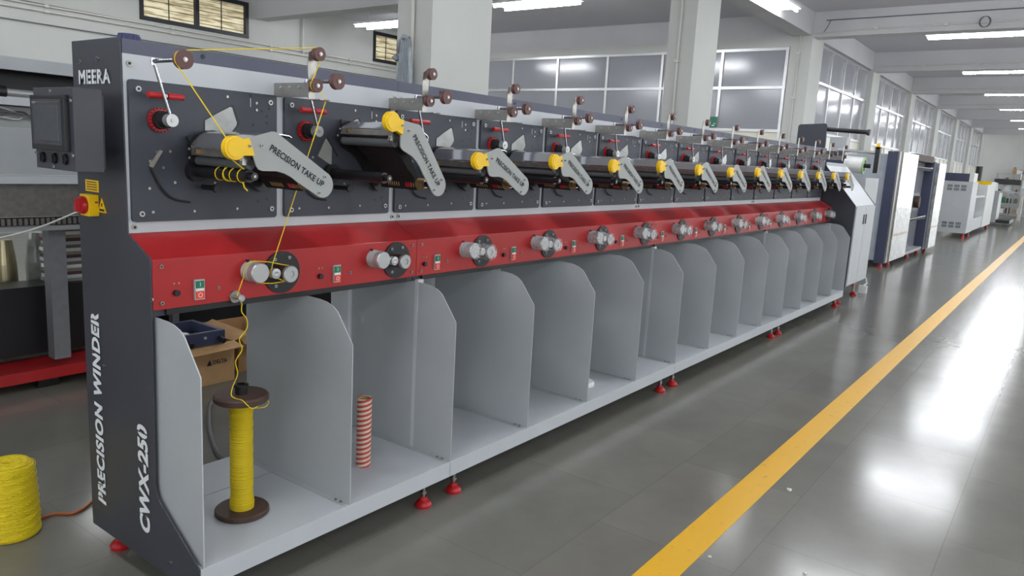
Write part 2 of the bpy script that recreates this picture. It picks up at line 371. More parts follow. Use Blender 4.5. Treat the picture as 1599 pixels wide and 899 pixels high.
conduit([(12.43, 1.7, 4.12), (12.43, -6.8, 4.16)], 0.008, M['cable'])
for g in GRID[5:8]:
    conduit([(g-0.02, 1.8, 3.96), (g-0.02, -6.8, 3.98)], 0.012, M['pipe'], clips=[(g-0.02, 0.9, 3.965), (g-0.02, -0.1, 3.97)])
conduit([(12.4, 1.72+0.02*0, 3.92), (12.4, 1.66, 4.02), (12.4, 1.62, 4.12)], 0.006, M['cable'])
# coil of cable hanging from the beam
cc = MB(); 
for k in range(3): cc.tube([(12.40, -0.62+0.07*math.cos(a*PI/8)+0.008*k, 3.96+0.08*math.sin(a*PI/8)) for a in range(16)], 0.0035, M['cable'], closed=True)
tag(cc.build('cable_coil'), 'small loop of black cable hanging on the ceiling beam conduit', 'cable')

# glazed partition across the recess and glazed wall along the column line
wn = len(wins)+1
def glazing(x0, x1, y0, y1, along, zlev, cuts, mats):
    """grid of panes; along 'x' or 'y'; zlev = horizontal rail heights; cuts = mullion positions"""
    global wn
    f = MB(); t = 0.025
    lo, hi = (x0, x1) if along == 'x' else (y0, y1)
    def B(a0, a1, d0, d1, z0, z1, m):
        if along == 'x': return (a0, a1, y0+d0, y0+d1, z0, z1, m)
        return (x0+d0, x0+d1, a0, a1, z0, z1, m)
    for z in zlev: f.box(*B(lo, hi, -0.03, 0.03, z-t, z+t, M['frame']))
    for c in cuts: f.box(*B(c-t, c+t, -0.031, 0.031, zlev[0], zlev[-1], M['frame']))
    w = struct(f, 'window_%d' % wn); wn += 1
    for i in range(len(zlev)-1):
        for a, b in zip(cuts[:-1], cuts[1:]):
            MB().box(*B(a+t, b-t, 0.0, 0.008, zlev[i]+t, zlev[i+1]-t, mats[i])).build('pane', w)
P4 = [M['pane2'], M['pane'], M['pane']]
glazing(12.47, 0, YC+0.37, YW-0.01, 'y', [0.05, 2.28, 3.03, 3.69], [2.30, 3.47, 4.675, 5.888, 7.1, 8.27, 9.5, 10.85], P4)
struct(MB().box(12.45, 12.6, YC+0.36, YW, 3.72, ZB+0.02, M['wall']), 'wall_partition')
for a, b in zip(GRID[4:-1], GRID[5:]):
    cuts = [a+0.73+(b-a-0.76)*k/4 for k in range(5)]
    glazing(a+0.7, b, YC+0.12, 0, 'x', [0.05, 1.2, 2.33, 3.22, 3.86], cuts, [M['pane2'], M['pane2'], M['pane'], M['pane']])

# fluorescent fittings
def fitting(c, along, L=1.25, n=2, sp=0.09, label='', tilt=0):
    t = thing('ceiling_light', label, 'light', c, 'fluorescent lights under the ceiling')
    a = Vector((1, 0, 0)) if along == 'x' else Vector((0, 1, 0)); s = Vector((0, 1, 0)) if along == 'x' else Vector((1, 0, 0))
    mb = MB(); h = L/2
    if along == 'x': mb.box(-h, h, -sp/2-0.05, sp/2+0.05, 0.03, 0.07, M['white'])
    else: mb.box(-sp/2-0.05, sp/2+0.05, -h, h, 0.03, 0.07, M['white'])
    mb.build('housing', t)
    wr = MB()
    for k in (-0.35, 0.35): wr.cyl(a*(k*L)+Vector((0, 0, 0.07)), a*(k*L)+Vector((0, 0, ZC-c[2])), 0.004, M['white'], seg=6)
    wr.build('hanger', t)
    for k in range(n):
        o = s*((k-(n-1)/2)*sp)
        MB().cyl(a*(-h+0.03)+o, a*(h-0.03)+o, 0.018, M['tube'], seg=10).build('tube', t)
    return t
places = ['over the near end of the aisle', 'in the aisle bay beside the first grey column', 'in the aisle bay beside the second grey column', 'just beyond the first ceiling beam at right',
          'second from the nearest of the lights over the far aisle', 'third from the nearest of the lights over the far aisle', 'fourth from the nearest of the lights over the far aisle', 'fifth from the nearest of the lights over the far aisle', 'farthest of the lights in the row over the aisle']
for k in range(9):
    fitting((13.3+4.8*(k-3), -0.45, 3.9), 'y', L=1.5, sp=0.12, label='lit white tube light '+places[k])
for k, x in enumerate((-5.9, -1.1, 3.7, 8.5, 13.3, 22.9)):
    o = fitting((x, -4.6, 3.9), 'y', label='lit tube light on the open side of the aisle, '+['nearest the left wall', 'second from the left wall', 'opposite the near white column', 'opposite the second white column', 'opposite the third white column', 'farthest down the hall'][k])
fitting((9.95, 1.75, 3.93), 'x', n=2, sp=0.26, label='lit twin tube light mounted beside the beam between the second and third columns')
fitting((8.75, 5.1, 3.93), 'y', L=1.5, n=2, sp=0.3, label='lit twin tube light right of the big near column')
fitting((9.3, 9.0, 3.93), 'y', L=1.5, n=2, sp=0.3, label='lit tube light seen left of the big near column')
for (x, y, w) in ((3.9, 5.1, 'level with the near column'), (3.9, 9.0, 'below the nearer high window'), (-1, 5.1, 'over the left background machine'), (-1, 9, 'in the left rear corner')):
    fitting((x, y, 3.93), 'y', L=1.5, n=2, sp=0.3, label='lit twin tube light behind the winding machine, '+w)

# ------------------------------------------------------------------ the winding machine
NB = 14; P = 0.6; LEN = 8.4
JOINS = [1.2, 3.6, 6.0]
WM = thing('winding_machine', 'long charcoal and grey yarn winding machine with red front rail and fourteen winding positions', 'winding machine', (0, 0, 0))
def bolt(mb, x, y, z, r=0.008, d=(0, -1, 0), m=None):
    d = Vector(d); p = Vector((x, y, z)); mb.cyl(p, p+d*0.005, r, m or M['steel'], seg=10); mb.cyl(p+d*0.004, p+d*0.0065, r*0.5, M['black'], seg=6)
# end panel: profile in (y,z)
prof = [(0.742, 0.094), (0.742, 1.88), (0.405, 1.88), (0.395, 1.25), (0.254, 1.182), (0.262, 0.40)] + [(0.257, 0.375), (0.243, 0.352), (0.22, 0.336)] + [(0.0, 0.192), (0.0, 0.09)]
ep = MB().prism(prof, 'x', -0.032, -0.027, M['dark'])
for y, z in ((0.68, 1.81), (0.555, 1.815), (0.63, 0.30), (0.33, 0.26), (0.17, 0.15), (0.245, 1.05), (0.6, 0.75)): bolt(ep, -0.032, y, z, 0.007, (-1, 0, 0))
EP = ep.build('end_panel', WM, bevel=0.004)
X = -0.0335
letters('maker_lettering', 'MEERA', (X, 0.693, 1.735), (0, -1, 0), (0, 0, 1), 0.222, 0.047, M['letter_w'], EP, bold=0.035, thick=0.001, spacing=1.12,
        bridge=(M['dark'], [(0.055, 0, .6), (0.30, 0, 1), (0.52, 0, 1), (0.71, 0, 1), (0.91, 0, 1)]))
letters('name_lettering', 'PRECISION WINDER', (X, 0.620, 0.205), (0, 0, 1), (0, 1, 0), 0.735, 0.062, M['letter_w'], EP, bold=0.045, thick=0.001, shear=0.12, spacing=1.1,
        bridge=(M['dark'], [(0.03, 0.35, 1), (0.10, .35, 1), (0.49, .7, 1), (0.49, 0, .3), (0.90, .4, .6), (0.79, .7, 1), (0.79, 0, .3), (0.96, .35, 1)])).data.transform(Matrix.Identity(4))
letters('model_lettering', 'CWX-250', (X, 0.302, 0.203), (0, 0, 1), (0, 1, 0), 0.395, 0.070, M['letter_w'], EP, bold=0.045, thick=0.001, shear=0.12, spacing=1.05,
        bridge=(M['dark'], [(0.93, .7, 1), (0.93, 0, .3)]))
# body: grey rear frame plate, sections, dark top beam
for k, (a, b) in enumerate(zip([-0.0275]+JOINS, JOINS+[LEN])):
    f = MB(); f.box(a+0.0005, b-0.0005, 0.40, 0.44, 1.25, 1.83, M['lgrey'])
    f.prism([(0.44, 1.72), (0.44, 1.83), (0.70, 1.83), (0.70, 1.26), (0.66, 1.26), (0.66, 1.72)], 'x', a+0.0005, b-0.0005, M['lgrey'])
    f.prism([(0.26, 1.180), (0.41, 1.2545), (0.44, 1.2495), (0.44, 1.22), (0.30, 1.15)], 'x', a+0.001, b-0.001, M['black'])
    for x in (a+0.02, b-0.02):
        for z in (1.80, 1.27): bolt(f, x, 0.40, z, 0.010)
    f.build('upper_frame', WM)
    t = MB().box(a+0.001, b-0.001, 0.402, 0.72, 1.83, 1.876, M['topbeam'])
    for x in [a+0.28+0.6*j for j in range(int(round((b-a)/0.6)))]: t.cyl((x, 0.403, 1.856), (x, 0.4, 1.856), 0.008, M['black'], seg=10)
    t.build('top_beam', WM)
    rc = MB().prism([(0.254, 1.010), (0.254, 1.178), (0.397, 1.249), (0.40, 1.249), (0.40, 1.24), (0.27, 1.17), (0.27, 1.010)], 'x', a+0.001, b-0.001, M['red'])
    for x in (a+0.03, b-0.03):
        for z in (1.155, 1.032): bolt(rc, x, 0.254, z, 0.007)
    rc.build('red_front_cover', WM, bevel=0.0015)
    u = MB().box(a+0.002, b-0.002, 0.275, 0.72, 0.985, 1.02, M['dark2']); u.box(a+0.05, b-0.05, 0.262, 0.272, 0.988, 1.01, M['black'])
    u.build('under_rail', WM)
    # platform tray
    tr = MB().prism([(0.0, 0.115), (0.0, 0.188), (0.742, 0.188), (0.742, 0.10), (0.738, 0.10), (0.738, 0.184), (0.004, 0.184), (0.004, 0.115)], 'x', a+0.0015, b-0.0015, M['lgrey'])
    tr.box(a+0.002, b-0.002, 0.468, 0.474, 0.188, 0.1895, M['grey']); tr.box(a+0.002, b-0.002, 0.03, 0.70, 0.15, 0.16, M['grey'])
    tr.build('platform', WM, bevel=0.001)
    # back sheets and posts
    if k > 0: MB().box(a+0.02 if k > 1 else a+0.18, b-0.02, 0.70, 0.712, 0.19, 0.984, M['grey']).build('back_sheet', WM)
MB().box(1.15, 1.25, 0.70, 0.715, 0.19, 0.984, M['lgrey']).box(1.15, 1.16, 0.715, 0.78, 0.19, 0.984, M['lgrey']).box(1.25, 1.32, 0.775, 0.785, 0.19, 0.984, M['grey']).box(1.32, 1.36, 0.70, 0.785, 0.19, 0.984, M['lgrey']).build('back_post', WM)
for j in [0.0]+JOINS:
    p = MB().box(j-0.003 if j else -0.021, j+0.032, 0.235, 0.255, 0.19, 0.995, M['lgrey'])
    for z in (0.32, 0.62, 0.93): bolt(p, j+0.014, 0.235, z, 0.007)
    if j: p.build('join_post', WM)
MB().box(LEN-0.03, LEN, 0.24, 0.72, 0.19, 0.985, M['lgrey']).build('join_post', WM)
# dark side at the far end closing the upper body
MB().box(LEN-0.004, LEN+0.02, 0.40, 0.72, 1.25, 1.876, M['dark']).build('far_end_panel', WM)

# dividers
def divider_mesh():
    d = MB()
    pr = [(0.68, 0.190), (0.68, 0.983), (0.245, 0.985), (0.19, 0.984), (0.15, 0.979), (0.115, 0.968), (0.088, 0.950), (0.0, 0.836), (0.0, 0.190)]
    d.prism(pr, 'x', -0.0015, 0.0015, M['grey'], M['lgrey'])
    d.box(-0.026, -0.0015, 0.02, 0.68, 0.1885, 0.1915, M['grey'])
    for y in (0.07, 0.04): bolt(d, -0.014, y, 0.1915, 0.006, (0, 0, 1))
    return d
dv = None
for i in range(NB+1):
    x = P*i
    if i == 0:
        d = MB(); pr = [(0.46, 0.190), (0.46, 0.984), (0.26, 0.985), (0.19, 0.984), (0.15, 0.979), (0.115, 0.968), (0.088, 0.950), (0.0, 0.836), (0.0, 0.190)]
        d.prism(pr, 'x', -0.002, 0.002, M['grey'], M['lgrey']); bolt(d, 0.014, 0.03, 0.19, 0.006, (0, 0, 1)); d.build('divider', WM, (-0.014, 0, 0))
        continue
    if dv is None: dv = divider_mesh().build('divider', WM, (x, 0, 0))
    else: copy_part(dv, WM, (x if i < NB else x-0.004, 0, 0))
dv.location.x = 0.606

# adjustable feet
ft = MB().lathe([(0.0, 0.0), (0.036, 0.0), (0.038, 0.012), (0.030, 0.024), (0.018, 0.034), (0.016, 0.046), (0.0, 0.046)], (0, 0, 0), (0, 0, 1), M['redplastic'])
ft.cyl((0, 0, 0.046), (0, 0, 0.15), 0.007, M['steel'], seg=10); ft.cyl((0, 0, 0.06), (0, 0, 0.072), 0.014, M['steel'], seg=6)
FT = ft.build('levelling_foot', WM, (1.078, 0.045, 0))
for (x, y) in ((1.283, 0.045), (3.485, 0.045), (3.685, 0.045), (5.885, 0.045), (6.09, 0.045), (8.25, 0.045), (0.03, 0.658), (0.04, 0.09), (1.078, 0.66), (1.283, 0.66), (3.485, .66), (5.885, .66), (8.25, .66)):
    copy_part(FT, WM, (x, y, 0))

# back plates with their fittings
bp = MB(); x0, x1, z0, z1 = -0.018, 0.545, 1.288, 1.751; r = 0.012
bp.prism(arc(x0+r, z0+r, r, 180, 270, 3)+arc(x1-r, z0+r, r, 270, 360, 3)+arc(x1-r, z1-r, r, 0, 90, 3)+arc(x0+r, z1-r, r, 90, 180, 3), 'y', 0.385, 0.399, M['dark2'])
for x, z in ((0.012, 1.722), (0.012, 1.315), (0.52, 1.322), (0.515, 1.722)): bolt(bp, x, 0.385, z, 0.0095, m=M['alu'])
for x, z in ((0.335, 1.727), (0.455, 1.715), (0.455, 1.69), (0.07, 1.52), (0.045, 1.49), (0.115, 1.525), (0.13, 1.42), (0.28, 1.42), (0.05, 1.32), (0.20, 1.32), (0.37, 1.325), (0.04, 1.40), (0.09, 1.47)):
    bp.cyl((x, 0.386, z), (x, 0.382, z), 0.005, M['steel'], seg=8)
for x, z in ((0.478, 1.688), (0.50, 1.67), (0.50, 1.645), (0.51, 1.70), (0.44, 1.635), (0.46, 1.35), (0.50, 1.36), (0.43, 1.74)):
    bp.cyl((x, 0.386, z), (x, 0.3845, z), 0.0055, M['black'], seg=8)
bp.box(0.428, 0.431, 0.3835, 0.386, 1.70, 1.73, M['steel'])
BP = bp.build('back_plate', WM)
BT = MB().prism([(0.741, 1.531), (0.781, 1.604), (0.812, 1.568), (0.811, 1.494)], 'y', 0.3825, 0.3855, M['wrap']).prism([(0.785, 1.606), (0.79, 1.604), (0.847, 1.537), (0.84, 1.533)], 'y', 0.374, 0.3855, M['dark']).build('plate_window', WM)
# opening with a bright view behind, built as a rimmed shallow pocket
wnd = MB(); poly = [(0.243, 1.600), (0.243, 1.640), (0.30, 1.672), (0.354, 1.700), (0.362, 1.697), (0.383, 1.640), (0.380, 1.628), (0.355, 1.600)]
wnd.prism(poly, 'y', 0.3835, 0.386, M['black']); q = [(p[0]*0.9+0.262*0.1, p[1]*0.92+1.61*0.08) for p in poly]; wnd.prism(q, 'y', 0.3822, 0.3836, M['wrap'])
wnd.build('plate_window', BP)
dial = MB(); c = (0.080, 0.383, 1.627)
dial.lathe([(0.031, 0), (0.041, 0), (0.041, 0.010), (0.031, 0.010)], c, (0, -1, 0), M['redplastic'], close=True)
for a in range(20):
    t = 2*PI*a/20; dial.box(c[0]+0.038*math.cos(t)-0.002, c[0]+0.038*math.cos(t)+0.002, 0.368, 0.372, c[2]+0.038*math.sin(t)-0.002, c[2]+0.038*math.sin(t)+0.002, M['black'])
dial.cyl((0.080, 0.384, 1.627), (0.080, 0.355, 1.627), 0.030, M['matblack']); dial.cyl((0.080, 0.355, 1.627), (0.080, 0.326, 1.627), 0.024, M['matblack'], r1=0.017)
dial.build('tension_dial', BP)
hb = MB(); hb.cyl((0.018, 0.335, 1.705), (0.070, 0.335, 1.705), 0.010, M['redplastic'], seg=14); hb.cyl((0.084, 0.335, 1.705), (0.138, 0.335, 1.705), 0.010, M['redplastic'], seg=14)
hb.cyl((0.02, 0.335, 1.705), (0.135, 0.335, 1.705), 0.004, M['black'], seg=8); hb.cyl((0.077, 0.385, 1.705), (0.077, 0.33, 1.705), 0.006, M['steel'], seg=10)
hb.build('red_handle', BP)
lk = MB(); lk.prism([(0.035, 1.475), (0.05, 1.470), (0.085, 1.525), (0.075, 1.53)], 'y', 0.374, 0.384, M['steel'])
lk.tube(smooth_path([(0.045, 0.378, 1.465), (0.08, 0.376, 1.40), (0.12, 0.376, 1.365), (0.18, 0.376, 1.352)]), 0.0035, M['black'])
lk.build('lever_linkage', BP)
# dancer arm
da = MB(); da.cyl((0.080, 0.327, 1.627), (0.080, 0.300, 1.627), 0.021, M['alu'], seg=24); da.cyl((0.080, 0.3, 1.627), (0.080, 0.297, 1.627), 0.006, M['steel'], seg=10)
da.cyl((0.080, 0.31, 1.637), (0.026, 0.31, 1.808), 0.0052, M['chrome'], seg=12); da.cyl((0.026, 0.318, 1.808), (0.026, 0.145, 1.808), 0.0065, M['chrome'], seg=12); da.cyl((0.026, 0.31, 1.796), (0.026, 0.31, 1.818), 0.008, M['chrome'], seg=12)
DA = da.build('dancer_arm', WM)
def pulley(c, r=0.027, w=0.022):
    m = MB(); y = -w/2
    m.lathe([(0.006, 0), (r, 0), (r, 0.005), (r*0.82, w/2), (r, w-0.005), (r, w), (0.006, w)], (0, -y, 0), (0, -1, 0), M['brown'], seg=28, close=True)
    m.cyl((0, w/2, 0), (0, -w/2-0.004, 0), 0.0075, M['steel'], seg=12); m.cyl((0, -w/2-0.003, 0), (0, -w/2-0.007, 0), 0.0035, M['chrome'], seg=6)
    return m
PU = pulley(None, 0.029, 0.022).build('guide_pulley', DA, (0.026, 0.136, 1.808))
# guide bracket
gb = MB(); gb.box(0.543, 0.546, 0.197, 0.40, 1.745, 1.797, M['steel'])
for y in (0.36, 0.305, 0.25): gb.cyl((0.543, y, 1.781), (0.540, y, 1.781), 0.005, M['alu'], seg=8)
gb.prism([(0.543, 1.735), (0.543, 1.80), (0.538, 1.86), (0.545, 1.905), (0.565, 1.915), (0.58, 1.90), (0.578, 1.86), (0.575, 1.80), (0.572, 1.735)], 'y', 0.194, 0.197, M['steel'])
gb.box(0.545, 0.585, 0.13, 0.197, 1.735, 1.738, M['steel']); gb.tube([(0.575+0.012*math.cos(a*PI/4), 0.135+0.012*math.sin(a*PI/4), 1.7365) for a in range(8)], 0.003, M['steel'], seg=6, closed=True)
GB = gb.build('guide_bracket', WM)
pulley(None, 0.0245, 0.022).build('guide_pulley', GB, (0.563, 0.165, 1.898))
pulley(None, 0.0245, 0.022).build('guide_pulley', GB, (0.552, 0.165, 1.786))
# spindle
sd = MB(); sd.cyl((0.205, 0.385, 1.462), (0.205, 0.36, 1.462), 0.038, M['black'], seg=24); sd.cyl((0.205, 0.36, 1.462), (0.205, 0.06, 1.462), 0.0215, M['black'], seg=24)
sd.cyl((0.205, 0.06, 1.462), (0.205, 0.032, 1.462), 0.013, M['gloss_black'], seg=20); sd.cyl((0.205, 0.032, 1.462), (0.205, 0.0305, 1.462), 0.005, M['steel'], seg=10)
sd.cyl((0.235, 0.385, 1.405), (0.235, 0.30, 1.405), 0.009, M['black'], seg=10); sd.cyl((0.235, 0.30, 1.405), (0.235, 0.29, 1.405), 0.016, M['black'], seg=12)
SD = sd.build('spindle', WM)
# take-up arm assembly; local origin at its pivot
OUT = [(-0.284, 0.098), (-0.305, 0.145), (-0.209, 0.172), (-0.198, 0.172), (-0.188, 0.168), (0.026, 0.037)] + arc(0, 0, 0.045, 50, -118, 10) + [(-0.06, -0.018), (-0.105, 0.007), (-0.135, 0.026), (-0.16, 0.037), (-0.19, 0.044), (-0.245, 0.044), (-0.26, 0.048), (-0.268, 0.058)]
ta = MB().prism(OUT, 'y', 0.018, 0.023, M['armgrey'], M['armgrey'])
for x, z in ((-0.25, 0.125), (0.006, 0.028), (-0.018, -0.028)): bolt(ta, x, 0.018, z, 0.0055)
ta.cyl((0, 0.023, 0), (0, 0.385, 0), 0.012, M['gloss_black'], seg=14)
ta.prism([(p[0]*1.0, p[1]-0.004) for p in OUT], 'y', 0.362, 0.370, M['black'])
TA = ta.build('take_up_arm', WM, (0.47, 0, 1.437))
cap = MB(); cc2 = arc(-0.352, 0.114, 0.038, 52, 322, 18) + [(-0.283, 0.092), (-0.302, 0.147), (-0.32, 0.141)]
cap.prism(cc2, 'y', 0.004, 0.026, M['yellow']); cap.cyl((-0.352, 0.006, 0.114), (-0.352, 0.001, 0.114), 0.030, M['yellow'], seg=24); bolt(cap, -0.303, 0.004, 0.122, 0.005)
cap.build('yellow_guide_cap', TA, bevel=0.002)
tb = MB()
tb.prism([(-0.300, 0.080), (-0.300, 0.112), (-0.285, 0.112), (-0.300, 0.118), (-0.268, 0.151), (-0.24, 0.164), (-0.18, 0.167), (-0.10, 0.155), (-0.06, 0.12), (-0.10, 0.10), (-0.285, 0.10), (-0.285, 0.08)], 'y', 0.345, 0.362, M['black'])
tb.prism([(-0.300, 0.080), (-0.300, 0.105), (-0.10, 0.105), (-0.10, 0.090), (-0.285, 0.09), (-0.285, 0.08)], 'y', 0.045, 0.345, M['steel'])
tb.box(-0.302, -0.27, 0.045, 0.06, 0.06, 0.115, M['steel']); tb.box(-0.302, -0.27, 0.345, 0.362, 0.055, 0.115, M['black'])
tb.box(-0.255, -0.12, 0.05, 0.34, 0.095, 0.14, M['black'])
for y, z in ((0.352, 0.10), (0.352, 0.07), (0.052, 0.10), (0.052, 0.075)): tb.cyl((-0.302, y, z), (-0.306, y, z), 0.0045, M['alu'], seg=8)
tb.box(-0.312, -0.30, 0.295, 0.305, 0.086, 0.1, M['brass'])
tb.build('traverse_box', TA)
cv = MB(); top = [(-0.302, 0.107), (-0.302, 0.113), (-0.266, 0.149), (-0.256, 0.157), (-0.240, 0.162), (-0.20, 0.166), (-0.16, 0.166), (-0.13, 0.163), (-0.12, 0.158)]
n = len(top); vs = []
for y in (0.035, 0.345):
    vs += [(a, y, b) for a, b in top]
for y in (0.035, 0.345):
    vs += [(a+0.002, y, b-0.003) for a, b in top]
fs = [(i, i+1, n+i+1, n+i) for i in range(n-1)]+[(2*n+i, 3*n+i, 3*n+i+1, 2*n+i+1) for i in range(n-1)]+[(i, 2*n+i, 2*n+i+1, i+1) for i in range(n-1)]+[(n+i, n+i+1, 3*n+i+1, 3*n+i) for i in range(n-1)]
fs += [(0, n, 3*n, 2*n), (n-1, 3*n-1, 4*n-1, 2*n-1)]
cv.add(vs, fs, M['cover'], False); cv.build('chrome_cover', TA)
MB().cyl((-0.272, 0.345, 0.062), (-0.272, 0.045, 0.062), 0.0165, M['gunmetal'], seg=20).build('pressure_roller', TA)
sp = MB(); sp.cyl((0, 0.30, 0), (0, 0.09, 0), 0.017, M['steel'], seg=18)
for k in range(16):
    if 5 <= k <= 9: continue
    y = 0.10+k*0.0125; sp.lathe([(0.017, 0), (0.024, 0.004), (0.017, 0.008)], (0, y, 0), (0, 1, 0), M['brass'], seg=18)
sp.cyl((0, 0.19, 0), (0, 0.155, 0), 0.023, M['redplastic'], seg=18)
SPR = sp.build('spring_barrel', TA)
sh = MB().prism([(-0.24, 0.082), (-0.20, 0.068), (-0.14, 0.055), (-0.09, 0.03), (-0.04, 0.014), (0.0, -0.03), (0.02, 0.0), (-0.10, 0.085), (-0.16, 0.11), (-0.23, 0.10)], 'y', 0.13, 0.344, M['matblack'])
sh.build('arm_body', TA)
# arm lettering runs down along the upper edge of the plate
d = Vector((0.210, 0, -0.117)).normalized(); pu_ = Vector((-d.z, 0, d.x)); up = Vector((0.117, 0, 0.210)).normalized()
letters('arm_lettering', 'PRECISION TAKE UP', Vector((-0.222, 0.0172, 0.112)), d, up, 0.250, 0.0225, M['letter_b'], TA, bold=0.03, thick=0.0006, spacing=1.05)
# switch group on the red rail
sw = MB(); sw.box(0.114, 0.151, 0.2445, 0.254, 1.030, 1.100, M['alu']); sw.box(0.118, 0.147, 0.2405, 0.245, 1.071, 1.096, M['green']); sw.box(0.118, 0.147, 0.2405, 0.245, 1.034, 1.060, M['orange']); sw.box(0.118, 0.147, 0.242, 0.245, 1.061, 1.070, M['white'])
sw.box(0.1315, 0.1335, 0.240, 0.2406, 1.077, 1.091, M['white']); sw.lathe([(0.006, 0), (0.008, 0), (0.008, 0.0006), (0.006, 0.0006)], (0.1325, 0.2405, 1.047), (0, -1, 0), M['white'], seg=16, close=True)
SW = sw.build('start_stop_switch', WM, bevel=0.001)
kn = MB(); kn.cyl((0.052, 0.254, 1.062), (0.052, 0.242, 1.062), 0.0105, M['black'], seg=16)
for x in (0.045, 0.062): kn.cyl((x, 0.254, 1.094), (x, 0.251, 1.094), 0.0035, M['copper'], seg=8)
bolt(kn, 0.207, 0.254, 1.062, 0.006)
KN = kn.build('selector_knob', WM)
# godet rollers
gp = MB(); gp.cyl((0.470, 0.254, 1.095), (0.470, 0.247, 1.095), 0.080, M['black'], seg=40)
for a in (60, 125, 240): bolt(gp, 0.470+0.06*math.cos(math.radians(a)), 0.247, 1.097+0.06*math.sin(math.radians(a)), 0.006, m=M['alu'])
GP = gp.build('black_roller_disc', WM)
g1 = MB(); R0 = 0.037
pf = [(0.0, 0), (R0, 0)]
for k in range(4): pf += [(R0, 0.005+k*0.009), (R0-0.004, 0.007+k*0.009), (R0-0.004, 0.010+k*0.009), (R0, 0.012+k*0.009)]
pf += [(R0, 0.044), (R0, 0.066), (R0-0.003, 0.071), (0.0, 0.071)]
g1.lathe(pf, (0.332, 0.254, 1.112), (0, -1, 0), M['alu'], seg=32)
g1.box(0.318, 0.328, 0.246, 0.254, 1.14, 1.155, M['black'])
G1 = g1.build('godet_roller', WM)
g2 = MB(); g2.cyl((0.468, 0.247, 1.095), (0.468, 0.205, 1.095), 0.028, M['brown'], seg=28); g2.lathe([(0.0, 0), (0.031, 0), (0.032, 0.003), (0.032, 0.014), (0.029, 0.017), (0.013, 0.017), (0.012, 0.013), (0.0, 0.013)], (0.468, 0.206, 1.095), (0, -1, 0), M['alu'], seg=28)
G2 = g2.build('godet_roller', WM)
g3 = MB(); g3.cyl((0.402, 0.247, 1.103), (0.402, 0.21, 1.103), 0.012, M['steel'], seg=18); g3.lathe([(0, 0), (0.019, 0), (0.019, 0.006), (0.015, 0.012), (0.019, 0.018), (0.019, 0.024), (0.008, 0.025), (0.0, 0.022)], (0.402, 0.214, 1.103), (0, -1, 0), M['alu'], seg=22)
G3 = g3.build('idler_roller', WM)
gl = MB(); gl.cyl((0.270, 0.254, 1.024), (0.270, 0.246, 1.024), 0.022, M['steel'], seg=24); gl.cyl((0.270, 0.246, 1.024), (0.270, 0.21, 1.024), 0.009, M['steel'], seg=16)
gl.lathe([(0, 0), (0.012, 0), (0.013, 0.003), (0.013, 0.008), (0.009, 0.011), (0, 0.011)], (0.272, 0.218, 1.023), (0, -1, 0), M['alu'], seg=20)
GL = gl.build('inlet_guide', WM)
filmm = MB(); rnd = random.Random(3)
def film_mesh(mb, c, r, y0, y1, seg=26, rows=7):
    vs = []
    for j in range(rows):
        y = y0+(y1-y0)*j/(rows-1)
        for i in range(seg):
            a = 2*PI*i/seg; q = r*(1+rnd.uniform(0.0, 0.09)); vs.append((c[0]+q*math.cos(a), y+rnd.uniform(-0.002, 0.002), c[1]+q*math.sin(a)))
    fs = [(j*seg+i, j*seg+(i+1) % seg, (j+1)*seg+(i+1) % seg, (j+1)*seg+i) for j in range(rows-1) for i in range(seg)]
    mb.add(vs, fs+[tuple(range((rows-1)*seg, rows*seg))], M['film'])
film_mesh(filmm, (0.332, 1.112), 0.038, 0.25, 0.172); film_mesh(filmm, (0.455, 1.097), 0.038, 0.245, 0.175)
# bays
parts = [BP, DA, GB, SD, SW, KN, GP, G1, G2, G3]
arms = [TA]
for k in range(1, NB):
    for o in parts:
        c = copy_part(o, WM, (P*k, 0, 0))
    a = copy_part(TA, WM, (0.47+P*k, 0, 1.437)); arms.append(a)
TILT = {0: 0, 1: 22.5, 2: -1, 3: 1, 4: 0, 5: 1.5, 6: 0, 7: -1}
for k, a in enumerate(arms): a.rotation_euler = (0, math.radians(TILT.get(k, 0.5)), 0)
FI = filmm.build('plastic_film_wrap', WM, (P*2, 0, 0))
for k in range(3, NB): copy_part(FI, WM, (P*k, 0, 0))

# operator panel on the end
hm = MB().box(-0.20, -0.115, 0.36, 0.640, 1.452, 1.706, M['dark'])
for y, z in ((0.51, 1.694), (0.372, 1.665), (0.632, 1.50), (0.372, 1.50), (0.51, 1.462)): bolt(hm, -0.20, y, z, 0.005, (-1, 0, 0), M['alu'])
hm.box(-0.115, -0.033, 0.56, 0.625, 1.50, 1.66, M['dark']); hm.box(-0.113, -0.098, 0.385, 0.40, 1.46, 1.69, M['black'])
for y in (0.585, 0.50, 0.425): hm.cyl((-0.20, y, 1.487), (-0.208, y, 1.487), 0.017, M['black'], seg=20); hm.box(-0.214, -0.206, y-0.003, y+0.003, 1.474, 1.500, M['black'])
HM = hm.build('operator_panel', WM, bevel=0.003)
scn = MB().box(-0.216, -0.20, 0.388, 0.628, 1.512, 1.682, M['black']); scn.box(-0.2175, -0.2155, 0.408, 0.612, 1.528, 1.668, M['dark2'])
scn.box(-0.219, -0.217, 0.425, 0.595, 1.54, 1.648, M['screen'])
for z in (1.532, 1.659): scn.box(-0.2185, -0.2170, 0.42, 0.60, z, z+0.0015, M['brass'])
scn.build('touch_screen', HM, bevel=0.002)
letters('screen_lettering', 'DELTA', (-0.2176, 0.607, 1.656), (0, -1, 0), (0, 0, 1), 0.026, 0.006, M['letter_w'], HM, thick=0.0005)
iso = MB().box(-0.065, -0.032, 0.590, 0.655, 1.290, 1.364, M['yellow']); iso.box(-0.045, -0.035, 0.5885, 0.590, 1.335, 1.341, M['redplastic'])
ISO = iso.build('isolator_switch', WM, bevel=0.004)
